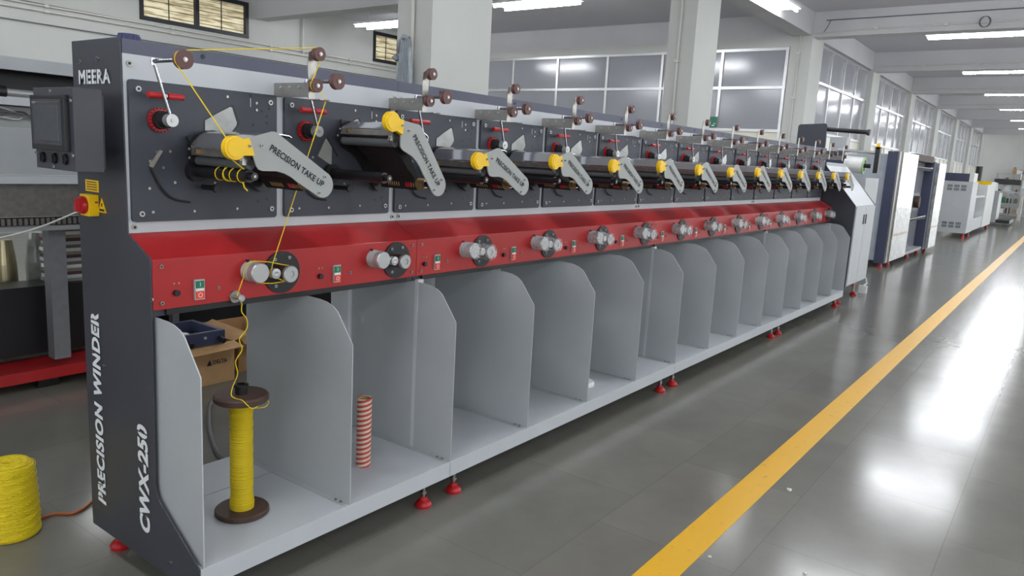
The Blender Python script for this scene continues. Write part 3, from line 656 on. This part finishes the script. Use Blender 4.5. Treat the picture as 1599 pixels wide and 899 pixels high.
MB().lathe([(0.0, 0), (0.029, 0), (0.031, 0.006), (0.028, 0.016), (0.0, 0.018)], (-0.065, 0.623, 1.327), (-1, 0, 0), M['redplastic']).box(-0.096, -0.078, 0.617, 0.629, 1.304, 1.350, M['redplastic']).build('red_knob', ISO)
ws = MB().box(-0.0335, -0.032, 0.585, 0.680, 1.372, 1.412, M['yellow'])
for k in range(4): ws.box(-0.0342, -0.0335, 0.595, 0.670, 1.378+k*0.0085, 1.381+k*0.0085, M['letter_b'])
ws.build('warning_plate', WM)
tri = MB().prism([(0.595, 1.305), (0.535, 1.305), (0.565, 1.355)], 'x', -0.0335, -0.032, M['yellow']); tri.prism([(0.570, 1.325), (0.563, 1.325), (0.560, 1.337), (0.567, 1.337)], 'x', -0.0342, -0.0335, M['letter_b']); tri.box(-0.0342, -0.0335, 0.548, 0.582, 1.309, 1.317, M['letter_b'])
tri.build('warning_triangle', WM)

# blue ribbed cap on the top beam
bc = MB(); pr = []
for i in range(32):
    a = 2*PI*i/32; q = 0.037 if i % 2 else 0.033; pr.append((q*math.cos(a), q*math.sin(a)))
bc.prism(pr, 'z', 0.0, 0.026, M['blue']); bc.cyl((0, 0, 0.026), (0, 0, 0.032), 0.034, M['blue'])
tag(bc.build('blue_cap', loc=(0.068, 0.545, 1.8765)), 'dark blue ribbed plastic cap lying on the winding machine top', 'cap')

# ------------------------------------------------------------------ yarn, bobbin and tubes on the platform
BX, BY = 0.292, 0.25
bob = thing('thread_bobbin', 'brown flanged bobbin wound with yellow twine standing on the machine platform', 'bobbin', (BX, BY, 0.188))
MB().lathe([(0.0, 0), (0.094, 0), (0.098, 0.004), (0.098, 0.018), (0.094, 0.022), (0.0, 0.022)], (0, 0, 0), (0, 0, 1), M['dbrown'], seg=48).build('flange', bob)
MB().lathe([(0.0, 0), (0.094, 0), (0.098, 0.004), (0.098, 0.020), (0.092, 0.026), (0.0, 0.026)], (0, 0, 0.444), (0, 0, 1), M['dbrown'], seg=48).build('flange', bob)
prw = [(0.0, 0.022)]; rn = random.Random(5)
for k in range(90): prw.append((0.0415+0.0006*math.sin(k*0.31)+rn.uniform(-0.0013, 0.0013)+(0.002 if k < 8 else 0), 0.0225+k*0.00468))
prw.append((0.0, 0.4435))
MB().lathe(prw, (0, 0, 0), (0, 0, 1), M['yarnwound'], seg=36).build('yarn_winding', bob)
MB().lathe([(0.015, 0), (0.022, 0), (0.022, 0.025), (0.027, 0.028), (0.027, 0.036), (0.015, 0.038)], (0, 0, 0.470), (0, 0, 1), M['black'], seg=28, close=True).build('bobbin_hub', bob)
# running strand
YR_ = 0.0019
path = [(BX+0.043, BY-0.02, 0.595), (BX+0.075, BY-0.04, 0.598), (BX+0.087, BY-0.045, 0.616), (BX+0.06, BY-0.06, 0.630), (BX+0.02, BY-0.08, 0.627), (BX-0.025, BY-0.106, 0.631), (BX-0.045, BY-0.104, 0.650), (BX-0.05, BY-0.082, 0.663), (BX-0.055, BY-0.05, 0.663), (BX-0.06, BY-0.03, 0.672), (BX-0.048, BY-0.022, 0.70), (BX-0.03, BY-0.025, 0.745),
        (BX-0.035, BY-0.02, 0.79), (BX-0.008, BY-0.02, 0.83), (BX-0.018, BY-0.02, 0.87), (BX+0.012, BY-0.02, 0.905), (BX+0.012, BY-0.02, 0.94), (BX-0.008, BY-0.02, 0.97), (0.284, 0.228, 1.0)]
st = MB(); st.tube(smooth_path(path, 5), YR_, M['yarn'], seg=6)
def wrap(cx, cz, r, y, a0, a1, dy=0.0, n=14):
    return [(cx+r*math.cos(math.radians(a0+(a1-a0)*i/n)), y+dy*i/n, cz+r*math.sin(math.radians(a0+(a1-a0)*i/n))) for i in range(n+1)]
p1 = [(0.284, 0.228, 1.000), (0.274, 0.228, 1.015), (0.262, 0.226, 1.03)] + wrap(0.332, 1.112, 0.039, 0.232, 200, 80, -0.01) + [(0.395, 0.222, 1.143), (0.455, 0.220, 1.128)] + wrap(0.468, 1.095, 0.0300, 0.220, 90, -85, -0.003) + [(0.40, 0.214, 1.064), (0.335, 0.214, 1.072)]
st.tube(p1, YR_, M['yarn'], seg=6)
p2 = [(0.470, 0.214, 1.064), (0.440, 0.205, 1.072)] + wrap(0.402, 1.103, 0.0165, 0.202, 290, 170, 0) + [(0.393, 0.200, 1.14), (0.575, 0.135, 1.7365), (0.567, 0.15, 1.765)] + wrap(0.552, 1.786, 0.0225, 0.165, 300, 170, 0) + wrap(0.563, 1.898, 0.0225, 0.165, 10, 90, 0)
st.tube(p2, YR_, M['yarn'], seg=6)
p3 = [(0.563, 0.165, 1.9205), (0.03, 0.138, 1.836)] + wrap(0.026, 1.808, 0.0265, 0.136, 90, 205, 0) + [(0.106, 0.012, 1.56)]
st.tube(p3, YR_, M['yarn'], seg=6)
st.tube([(0.12, 0.03, 1.515), (0.18, 0.055, 1.484)], YR_, M['yarn'], seg=6)
def coil(y0, turns, dy):
    return [(0.205+0.0235*math.cos(a*PI/8), y0+dy*a/16, 1.462+0.0235*math.sin(a*PI/8)) for a in range(int(turns*16)+1)]
for y0, tn, dy in ((0.085, 1.25, 0.02), (0.125, 1.2, 0.03), (0.165, 1.2, 0.025), (0.185, 1.1, -0.02), (0.215, 1.1, 0.015)): st.tube(coil(y0, tn, dy), YR_, M['yarn'], seg=6)
st.tube([(0.19, 0.075, 1.44), (0.185, 0.06, 1.425), (0.19, 0.05, 1.415)], YR_*1.3, M['yarn'], seg=6)
tag(st.build('yarn_strand'), 'thin yellow twine running from the bobbin over rollers to the first winding position', 'yarn')
# paper tube
pt = MB(); pt.lathe([(0.0265, 0.0), (0.032, 0.0), (0.032, 0.312), (0.0265, 0.312)], (0, 0, 0), (0, 0, 1), M['stripe'], seg=40, close=True)
pt.lathe([(0.0263, 0.001), (0.0263, 0.3115)], (0, 0, 0), (0, 0, 1), M['card'], seg=40)
tag(pt.build('paper_tube', loc=(0.90, 0.25, 0.189)), 'paper tube with red and cream spiral stripes standing on the platform', 'paper tube')
tag(MB().lathe([(0.02, 0), (0.075, 0), (0.08, 0.006), (0.08, 0.022), (0.072, 0.03), (0.03, 0.032), (0.02, 0.028)], (0, 0, 0), (0, 0, 1), M['white'], seg=36, close=True).build('white_ring', loc=(2.66, 0.20, 0.189)), 'white plastic ring lying between two dividers on the platform', 'ring')
# yellow twine package on the floor
yc = MB(); prc = [(0.012, 0.285), (0.014, 0.292), (0.022, 0.296), (0.05, 0.297), (0.078, 0.294), (0.088, 0.284)]
rn = random.Random(9)
for k in range(60): t = k/59; prc.append((0.089+0.013*t+rn.uniform(-0.0007, 0.0007)+0.001*math.sin(k*0.9), 0.276-0.266*t))
prc += [(0.096, 0.002), (0.0, 0.0)]
yc.lathe(prc, (0, 0, 0), (0, 0, 1), M['yarncone'], seg=48)
for k in range(7):
    t0 = k*0.8; yc.tube([((0.0925+0.012*(1-z/0.28))*math.cos(a), (0.0925+0.012*(1-z/0.28))*math.sin(a), z) for a, z in [(t0+j*0.18, 0.03+0.033*k+0.035*math.sin(j*0.18*1.2+k)+0.02) for j in range(36)]], 0.0012, M['yarncone'], seg=5)
for k in range(6): yc.tube([(0.02+0.0115*k+0.0*a, 0, 0.2965) if False else ((0.02+0.0115*k+0.002*math.sin(3*a+k))*math.cos(a), (0.02+0.0115*k+0.002*math.sin(3*a+k))*math.sin(a), 0.2965-0.0003*k) for a in [j*PI/16 for j in range(32)]], 0.0016, M['yarncone'], seg=5, closed=True)
tag(yc.build('twine_package', loc=(-0.199, 1.061, 0)), 'large yellow twine package standing on the floor at the left edge', 'twine package')
tag(MB().tube(smooth_path([(-0.10, 1.10, 0.006), (-0.03, 1.10, 0.006), (0.03, 1.05, 0.006), (0.12, 1.10, 0.006), (0.25, 1.24, 0.006), (0.5, 1.5, 0.006), (0.95, 1.75, 0.006)]), 0.006, M['cableo'], seg=8).build('orange_cable'), 'orange cable lying on the floor beside the yellow twine package', 'cable')
tag(MB().tube(smooth_path([(1.35, 2.0, 0.012), (1.18, 1.90, 0.012), (0.99, 1.62, 0.012), (0.85, 1.36, 0.012), (0.755, 1.12, 0.012), (0.80, 0.95, 0.012), (1.1, 0.85, 0.012), (2.0, 0.85, 0.012)]), 0.012, M['cable'], seg=8).build('grey_cable'), 'thick grey cable curving on the floor behind the winding machine', 'cable')
# scraps
def scrap(x, y, s, label):
    rs = random.Random(x); mb = MB(); vs = []; n = 7
    for i in range(n): a = 2*PI*i/n; q = s*rs.uniform(0.6, 1.0); vs.append((q*math.cos(a), q*math.sin(a), 0.002+rs.uniform(0, s*0.5)))
    vs.append((0, 0, s*0.7)); vs.append((0, 0, 0.0005)); vs += [(v[0], v[1], 0.0) for v in vs[:n]]
    mb.add(vs, [(i, (i+1) % n, n) for i in range(n)]+[((i+1) % n, i, n+2+i, n+2+(i+1) % n) for i in range(n)]+[tuple(range(n+2, 2*n+2))[::-1]], M['scrap'])
    tag(mb.build('paper_scrap', loc=(x, y, 0)), label, 'scrap')
scrap(2.453, -1.167, 0.014, 'white crumpled scrap lying just right of the yellow floor stripe')
scrap(1.549, -1.12, 0.010, 'small pale scrap at the right edge of the yellow stripe near the camera')
scrap(1.69, -1.46, 0.009, 'tiny scrap on the floor at the bottom edge of the picture')

# ------------------------------------------------------------------ cartons behind the machine
def carton(name, x0, x1, y0, y1, h, label, flaps=True):
    t = thing(name, label, 'cardboard box', ((x0+x1)/2, (y0+y1)/2, 0))
    w, d = (x1-x0)/2, (y1-y0)/2; th = 0.005
    b = MB().box(-w, w, -d, -d+th, 0, h, M['card']).box(-w, w, d-th, d, 0, h, M['card']).box(-w, -w+th, -d+th, d-th, 0, h, M['card']).box(w-th, w, -d+th, d-th, 0, h, M['card']).box(-w+th, w-th, -d+th, d-th, 0, th, M['card'])
    b.build('box_body', t)
    if flaps:
        fl = MB(); fl.add([(-w, -d, h), (w, -d, h), (w+0.03, -d-0.07, h-0.03), (-w, -d-0.07, h-0.045), (-w, -d, h-0.004), (w, -d, h-0.004), (w+0.03, -d-0.07, h-0.034), (-w, -d-0.07, h-0.049)], [(3, 2, 1, 0), (4, 5, 6, 7), (2, 3, 7, 6), (1, 2, 6, 5), (0, 4, 7, 3)], M['card']); fl.build('flap', t)
        fl = MB(); fl.add([(w, -d, h), (w, d, h), (w+0.12, d, h+0.05), (w+0.12, -d, h+0.03), (w, -d, h-0.004), (w, d, h-0.004), (w+0.12, d, h+0.046), (w+0.12, -d, h+0.026)], [(0, 1, 2, 3), (7, 6, 5, 4), (3, 2, 6, 7), (0, 3, 7, 4)], M['card']); fl.build('flap', t)
    return t
c1 = carton('cardboard_box', 1.02, 1.55, 2.23, 2.68, 0.27, 'open brown cardboard box with printed mark, a black metal frame resting on it')
letters('carton_lettering', 'DELTA', (0.11, -0.2265, 0.135), (1, 0, 0), (0, 0, 1), 0.10, 0.026, M['letter_b'], c1, bold=0.02, thick=0.0008)
MB().prism([(0.065, 0.13), (0.10, 0.13), (0.085, 0.168)], 'y', -0.2275, -0.2255, M['letter_b']).build('carton_emblem', c1)
carton('cardboard_box', 1.66, 2.05, 2.35, 2.85, 0.26, 'brown cardboard box standing right of the box with the black frame')
fr = thing('instrument_housing', 'dark navy square metal housing frame with knobs resting on the open cardboard box', 'instrument housing', (1.30, 2.45, 0.27))
mb = MB(); a = 0.17
for bx in ((-a, a, -0.24, -0.21), (-a, a, 0.11, 0.14)): mb.box(bx[0], bx[1], bx[2], bx[3], 0.005, 0.09, M['navy'])
for bx in ((-a, -a+0.03), (a-0.03, a)): mb.box(bx[0], bx[1], -0.21, 0.11, 0.005, 0.09, M['navy'])
mb.box(-a+0.03, a-0.03, -0.21, 0.11, 0.005, 0.02, M['black']); mb.build('frame_body', fr)
for x in (-0.09, 0.13): MB().cyl((x, -0.24, 0.04), (x, -0.29, 0.03), 0.018, M['black'], seg=14).build('knob', fr)
MB().cyl((0.03, -0.24, 0.055), (0.03, -0.246, 0.055), 0.01, M['alu'], seg=12).build('bolt', fr)
tag(MB().lathe([(0.0, 0), (0.055, 0), (0.06, 0.02), (0.04, 0.035), (0.0, 0.04)], (0, 0, 0), (0, 0, 1), M['white']).build('white_roll', loc=(1.28, 2.40, 0.29)), 'white roll lying inside the black metal frame on the box', 'roll')

DB = thing('black_bench', 'dark steel bench with a blue grey top edge standing behind the cardboard boxes', 'bench', (2.7, 3.45, 0))
MB().box(-1.1, 0.9, -0.34, 0.34, 0.70, 0.74, M['postgrey']).build('bench_top', DB)
MB().box(-1.08, 0.86, -0.27, 0.28, 0.03, 0.70, M['black']).build('bench_body', DB)
for x in (-1.08, 0.80): MB().box(x, x+0.05, -0.33, -0.275, 0, 0.70, M['postgrey']).build('leg', DB)
for x in (-1.08, 0.80): MB().box(x, x+0.05, 0.285, 0.33, 0, 0.70, M['postgrey']).build('leg', DB)
# ------------------------------------------------------------------ machine in the background at left
BM = thing('background_machine', 'older winding machine with grey rails standing on a red base beam at left', 'machine', (-1.0, 3.0, 0))
def bmx(x0, x1, y0, y1, z0, z1, m, name): return MB().box(x0+1.0, x1+1.0, y0-3.0, y1-3.0, z0, z1, m).build(name, BM)
L0, L1 = -3.2, 1.55
bmx(L0, L1, 2.80, 2.84, 1.90, 1.972, M['grey'], 'top_rail'); bmx(L0, L1, 2.83, 3.7, 1.955, 1.97, M['grey'], 'top_sheet')
bmx(L0, L1, 3.05, 3.65, 1.60, 1.93, M['black'], 'dark_housing')
MB().cyl((1.50, 2.82-3, 1.775), (1.76, 2.80-3, 1.772), 0.022, M['alu']).cyl((1.46, 2.82-3, 1.775), (1.50, 2.82-3, 1.775), 0.034, M['black']).build('roller_bar', BM)
bmx(L0, L1, 2.80, 2.84, 1.705, 1.752, M['lgrey'], 'middle_rail')
cb = MB()
for k in range(6):
    rs = random.Random(k); cb.tube(smooth_path([(1.3+0.5*j/4+rs.uniform(-.05, .05), -0.16+rs.uniform(-.01, .04), 1.62+rs.uniform(0, 0.07)) for j in range(5)]), 0.005, M['cablew'] if k % 2 else M['cable'], seg=6)
cb.build('cable_bunch', BM)
bmx(L0, L1, 2.88, 2.90, 1.58, 1.70, M['armgrey'], 'cable_tray')
bmx(L0, L1, 2.80, 2.82, 1.314, 1.578, M['grey'], 'grey_panel')
bmx(L0, L1, 2.79, 2.83, 1.262, 1.306, M['lgrey'], 'lower_rail')
bmx(L0, L1, 2.84, 2.86, 1.065, 1.26, M['steel'], 'glossy_panel')
ch = MB().box(L0+1, L1+1, -0.17, -0.15, 1.012, 1.062, M['black'])
for k in range(60): ch.box(0.6+k*0.03, 0.618+k*0.03, -0.182, -0.17, 1.018, 1.056, M['steel'])
ch.build('drive_chain', BM)
bmx(L0, L1, 2.79, 2.83, 0.985, 1.011, M['alu'], 'bottom_rail')
for x in (0.695, -1.6): bmx(x, x+0.095, 2.84, 2.93, 0.17, 0.985, M['postgrey'], 'post')
bmx(L0, L1, 3.60, 3.64, 0.16, 0.47, M['black'], 'black_skirt')
bmx(L0, L1, 3.3, 3.60, 0.47, 0.50, M['black'], 'shelf')
bmx(1.05, 1.5, 3.35, 3.62, 0.50, 0.97, M['dark'], 'end_box')
bmx(L0, 1.55, 2.82, 3.12, 0.06, 0.13, M['red'], 'red_base_beam')
for x in (-2.5, 0.6): bmx(x, x+0.12, 2.86, 3.08, 0.0, 0.06, M['black'], 'foot')
bmx(L0, L1, 3.58, 3.63, 0.0, 0.16, M['pale'], 'pale_plinth')
cn = MB().lathe([(0, 0), (0.085, 0), (0.085, 0.01), (0.055, 0.012), (0.075, 0.03), (0.068, 0.2), (0.05, 0.36), (0.0, 0.36)], (0, 0, 0), (0, 0, 1), M['copper'], seg=32)
cone = tag(cn.build('metal_spool', loc=(0.66, 3.44, 0.50)), 'bronze coloured spool standing on the background machine shelf at the left edge', 'spool')
MB().lathe([(0, 0), (0.07, 0), (0.072, 0.2), (0.05, 0.40), (0, 0.40)], (0, 0, 0), (0, 0, 1), M['wrap'], seg=14).build('wrapped_spool', loc=(0.86, 3.45, 0.50))
tag(bpy.data.objects['wrapped_spool'], 'plastic wrapped spool beside the bronze coloured spool', 'spool')
skm = MB()
for k in range(16): skm.box(-0.13+0.006*(k % 3), 0.13-0.005*(k % 2), -0.08, 0.08, k*0.022, k*0.022+0.022, [M['stack'], M['lgrey'], M['brown'], M['steel'], M['scrap']][k % 5])
tag(skm.build('stacked_sheets', loc=(1.06, 3.15, 0.0)), 'pile of layered grey and brown sheets behind the grey post', 'stack')
bpy.data.objects['stacked_sheets'].location = (0.93, 3.18, 0.607)
bmx(L0, 1.48, 3.05, 3.29, 0.17, 0.605, M['black'], 'black_trough')
tag(MB().tube(smooth_path([(-1.1, 2.86, 1.15), (-1.0, 2.72, 1.10), (-0.7, 2.4, 1.04), (-0.2, 2.1, 1.02), (0.05, 2.05, 1.03), (0.3, 2.0, 1.09), (0.52, 1.9, 1.2), (0.62, 1.7, 1.25), (0.5, 0.75, 1.3)]), 0.005, M['cablew'], seg=6).build('white_cable'), 'white cable sagging from the isolator switch towards the background machine', 'cable')

# ------------------------------------------------------------------ column rag and sign
rg = MB(); vs = []; NR, NS = 14, 14
for j in range(NR):
    t = j/(NR-1); z = 2.36-0.42*t; w = 0.04+0.05*t
    for i in range(NS):
        s = i/(NS-1)*2-1; vs.append((0.03*math.sin(i*1.9+j*0.3)*(0.4+t)-0.05, s*w, z-2.36+0.02*math.sin(i*1.3)))
fs = [(j*NS+i, j*NS+i+1, (j+1)*NS+i+1, (j+1)*NS+i) for j in range(NR-1) for i in range(NS-1)]
rg.add(vs, fs, M['cloth'], True)
rg.tube([(-0.02, 0.10, -0.10), (-0.04, 0.07, -0.02), (-0.05, 0.02, 0.02), (-0.05, -0.03, 0.0)], 0.016, M['cloth'], seg=8); rg.tube([(-0.03, 0.14, -0.14), (-0.03, 0.12, -0.12), (-0.03, 0.10, -0.15)], 0.02, M['cloth'], seg=8)
ro = rg.build('grey_rag', loc=(2.98, 2.10, 2.40)); sdm = ro.modifiers.new('thickness', 'SOLIDIFY'); sdm.thickness = 0.006
tag(ro, 'grey blue rag tied and hanging on the near white column', 'rag')
sg = MB().box(-0.01, 0, -0.07, 0.07, 0, 0.20, M['green']); sg.box(-0.0115, -0.01, -0.03, 0.03, 0.03, 0.05, M['white']); sg.box(-0.0115, -0.01, -0.05, 0.0, 0.07, 0.08, M['white'])
tag(sg.build('green_sign', loc=(12.43, 3.52, 2.31)), 'small green safety sign on the glazed partition beside the second column', 'sign')

# ------------------------------------------------------------------ cabinet at the far end of the winder
CB = thing('end_cabinet', 'charcoal and light grey sloping control cabinet at the far end of the winding machine', 'cabinet', (8.45, 0, 0))
pc = [(0.0, 0.22), (0.0, 1.215), (0.40, 1.68), (0.40, 1.72), (0.74, 1.72), (0.74, 0.22)]
MB().prism(pc, 'x', 0, 0.03, M['dark']).build('side_panel', CB)
MB().prism(pc, 'x', 1.07, 1.10, M['dark']).build('side_panel', CB)
MB().prism([(p[0]+0.004 if p[0] < .1 else p[0]-0.004, p[1]-0.004 if p[1] > .3 else p[1]+.004) for p in pc], 'x', 0.03, 1.07, M['grey']).build('cabinet_body', CB)
dr = MB().box(0.035, 0.53, -0.012, 0.003, 0.24, 1.20, M['lgrey']).box(0.54, 1.065, -0.012, 0.003, 0.24, 1.20, M['lgrey']); dr.build('door', CB)
for x in (0.46, 0.58): MB().box(x-0.02, x+0.02, -0.02, -0.012, 0.98, 1.10, M['black']).build('handle', CB)
for x in (0.12, 0.98):
    MB().lathe([(0.0, 0.0), (0.045, 0.0), (0.047, 0.012), (0.030, 0.03), (0.0, 0.05)], (x, 0.10, 0), (0, 0, 1), M['redplastic']).cyl((x, 0.10, 0.04), (x, 0.10, 0.22), 0.01, M['steel'], seg=10).build('levelling_foot', CB)
tag(MB().box(-0.03, 0.03, -0.05, 0.05, 0, 0.10, M['white']).tube([(0, 0, 0.1), (0.05, -0.03, 0.13), (0.1, 0, 0.2)], 0.012, M['cablew']).build('white_plug', loc=(9.75, 0.05, 0.0)), 'white plug and hose end on the floor by the end cabinet foot', 'plug')

# ------------------------------------------------------------------ second winder beyond the cabinet
FM = thing('film_winder', 'second winder with dark upright plate, bars and a white film roll beyond the end cabinet', 'winding machine', (10.2, 0, 0))
MB().prism([(0.62, 0.1), (0.62, 1.9), (0.90, 1.9), (0.90, 2.26), (0.92, 2.285), (1.28, 2.265), (1.30, 2.24), (1.30, 0.1)], 'x', 0, 0.05, M['dark']).build('upright_plate', FM)
MB().cyl((0.06, 0.90, 2.205), (0.06, 0.35, 2.175), 0.03, M['black']).cyl((0.06, 0.37, 2.176), (0.06, 0.33, 2.173), 0.042, M['dark']).build('top_bar', FM)
MB().box(0.05, 0.25, 0.62, 0.85, 1.85, 2.10, M['grey']).build('bracket_box', FM)
MB().cyl((0.05, 0.72, 1.92), (0.05, 0.22, 1.90), 0.022, M['alu']).build('guide_bar', FM)
MB().box(0.0, 0.1, 0.16, 0.22, 1.62, 1.98, M['black']).box(0.0, 0.05, 0.17, 0.21, 1.95, 2.03, M['yellow']).build('bar_end_bracket', FM)
MB().box(-0.02, 0.12, 0.60, 0.9, 1.55, 1.85, M['navy']).build('drive_box', FM)
MB().box(0.05, 0.9, 0.30, 1.30, 0.12, 1.55, M['grey']).build('base_box', FM)
for y in (0.35, 1.2): MB().cyl((0.4, y, 0), (0.4, y, 0.12), 0.04, M['redplastic'], r1=0.02, seg=14).build('levelling_foot', FM)
rl = MB(); rl.cyl((10.25, 0.60, 1.73), (10.25, 0.36, 1.716), 0.115, M['tubewhite'], seg=32); rl.lathe([(0.08, 0), (0.119, 0), (0.119, 0.02), (0.08, 0.02)], (10.25, 0.36, 1.716), (0, -1, -0.04), M['greenwhite'], seg=32, close=True); rl.cyl((10.25, 0.36, 1.716), (10.25, 0.26, 1.712), 0.03, M['black'])
tag(rl.build('white_roll'), 'large white film roll with green rim mounted on the second winder', 'roll')

# ------------------------------------------------------------------ plastic wrapped machine
WP = thing('wrapped_machine', 'tall grey and navy machine with doors wrapped in clear plastic beyond the end cabinet', 'machine', (13.15, 0, 0))
MB().box(0.0, 0.9, 0.60, 1.30, 0.12, 1.95, M['wrapg']).box(0.9, 5.0, 0.62, 1.30, 0.12, 2.0, M['grey']).build('wrapped_body', WP)
MB().box(-0.05, 0.20, 0.44, 0.60, 0.08, 2.02, M['navy']).build('navy_post', WP)
MB().box(0.0, 0.22, 0.42, 0.445, 0.09, 2.02, M['steel']).build('metal_strip', WP)
MB().box(0.22, 1.75, 0.40, 0.43, 0.10, 2.02, M['wrap']).build('wrapped_door', WP)
MB().box(1.75, 3.8, 0.58, 0.62, 0.15, 1.95, M['pane']).box(1.75, 3.8, 0.42, 0.6, 0.10, 0.15, M['grey']).box(1.75, 3.8, 0.42, 0.62, 1.92, 2.05, M['dbrown']).build('opening', WP)
hk = MB()
for z in (1.78, 0.78):
    for k in range(10):
        x = 1.85+k*0.2; hk.tube([(x, 0.57, z), (x, 0.46, z), (x+0.02, 0.42, z+0.03), (x+0.06, 0.42, z+0.02), (x+0.08, 0.44, z-0.03)], 0.014, M['chrome'], seg=6)
hk.build('hook_row', WP)
MB().box(2.2, 3.0, 0.48, 0.58, 0.95, 1.3, M['black']).cyl((2.6, 0.5, 1.12), (2.6, 0.4, 1.12), 0.12, M['dbrown']).build('drive_unit', WP)
MB().box(3.8, 4.1, 0.40, 0.62, 0.08, 1.95, M['navy']).build('navy_post', WP)
MB().box(4.1, 5.1, 0.34, 0.60, 0.10, 1.93, M['wrap']).build('wrapped_door', WP)
for x in (0.1, 0.75, 2.7, 3.9, 4.9): MB().cyl((x, 0.52, 0), (x, 0.52, 0.1), 0.05, M['redplastic'], r1=0.02, seg=14).build('levelling_foot', WP)

# ------------------------------------------------------------------ ventilated grey cabinet further on
VC = thing('ventilated_cabinet', 'light grey machine cabinet with vent slots and navy top, standing far along the aisle', 'cabinet', (23.2, 0, 0))
vt = MB().box(0, 1.4, 0.25, 0.95, 0.14, 1.58, M['lgrey'])
MB().box(-0.01, 1.0, 0.36, 0.95, 1.58, 1.80, M['navy']).box(0.0, 0.9, 0.25, 0.36, 1.58, 1.82, M['white']).build('top_box', VC)
for z in (1.32, 0.28):
    for g in range(3):
        for k in range(5):
            for q in (0, 1): vt.box(-0.004, 0.001, 0.40+g*0.17+k*0.026, 0.415+g*0.17+k*0.026, z+q*0.09, z+q*0.09+0.07, M['dark'])
vt.build('cabinet_body', VC)
MB().box(1.4, 4.4, 0.80, 0.95, 0.14, 1.55, M['grey']).box(1.4, 4.4, 0.28, 0.95, 0.14, 0.5, M['lgrey']).box(1.4, 4.2, 0.28, 0.60, 1.12, 1.18, M['lgrey']).build('rear_frame', VC)
MB().box(4.4, 7.2, 0.25, 0.95, 0.14, 1.62, M['white']).build('side_cabinet', VC)
MB().cyl((2.2, 0.36, 1.2), (2.2, 0.36, 1.62), 0.05, M['black']).cyl((2.2, 0.30, 1.52), (2.2, 0.30, 1.62), 0.30, M['yellow'], r1=0.34).cyl((2.2, 0.36, 1.62), (2.2, 0.36, 2.05), 0.09, M['black']).build('yellow_bowl', VC)
for x in (0.1, 1.3, 6.9): MB().cyl((x, 0.32, 0), (x, 0.32, 0.14), 0.05, M['redplastic'], r1=0.02, seg=12).build('levelling_foot', VC)
SM = thing('cone_winder', 'small blue grey machine with white cones on top beyond the ventilated cabinet', 'machine', (32.5, 0, 0))
MB().box(0, 1.4, 0.25, 0.9, 0.12, 1.30, M['grey']).build('cabinet_body', SM)
MB().box(0.2, 2.4, -0.2, 0.7, 0.10, 0.22, M['black']).build('base', SM)
MB().box(0.3, 0.6, -0.35, 0.5, 1.55, 1.75, M['black']).cyl((0.45, -0.3, 1.2), (0.45, -0.3, 2.0), 0.03, M['steel']).build('top_arm', SM)
for k, (x, y, z) in enumerate(((0.3, 0.45, 1.30), (0.6, 0.1, 1.30), (0.45, -0.45, 1.45))): 
    tag(MB().lathe([(0, 0), (0.11, 0), (0.09, 0.3), (0, 0.3)], (0, 0, 0), (0, 0, 1), M['white'], seg=14).build('yarn_cone', loc=(32.5+x, y, z)), ['white cone on the blue grey machine, nearest the wall', 'white cone in the middle of the blue grey machine', 'white cone at the aisle side of the blue grey machine'][k], 'cone')
MB().box(0.3, 0.9, -0.55, 0.25, 1.24, 1.30, M['grey']).box(0.35, 0.55, -0.55, -0.35, 1.30, 1.45, M['grey']).box(0.4, 0.5, -0.5, -0.4, 0.22, 1.24, M['steel']).build('side_shelf', SM)
# shelf rack at the end wall
SR = thing('shelf_rack', 'grey steel shelf rack with small goods against the far end wall', 'shelf', (43.2, 0, 0))
rk = MB()
for y in (-0.12, 0.52, 1.2):
    for x in (0, 0.5): rk.box(x, x+0.05, y, y+0.05, 0, 2.1, M['grey'])
rk.build('uprights', SR)
for z in (0.12, 0.62, 1.08, 1.55, 2.05): MB().box(0, 0.55, -0.12, 1.25, z, z+0.03, M['grey']).build('shelf_board', SR)
cols = [M['white'], M['green'], M['card'], M['stack'], M['brown'], M['dark']]
names = ['white', 'green', 'brown', 'grey', 'dark red', 'dark']
rs = random.Random(2)
for li, z in enumerate((0.15, 0.65, 1.11, 1.58, 2.08)):
    for k in range(5 if li < 4 else 3):
        y = -0.02+k*0.25; h = rs.uniform(0.15, 0.33); ci = (k*2+li) % 6
        o = MB().box(0.08, 0.42, 0, rs.uniform(0.12, 0.2), 0, h*0.85, cols[ci]).box(0.10, 0.40, 0.02, 0.10, h*0.85, h, cols[(ci+1) % 6]).build('container', loc=(43.2, y, z))
        tag(o, '%s container on the %s of the far rack, %s' % (names[ci], ['bottom shelf', 'second lowest shelf', 'middle shelf', 'second highest shelf', 'very top'][li], ['rightmost', 'second from right', 'middle', 'second from left', 'leftmost'][k]), 'container', 'containers on the far rack')
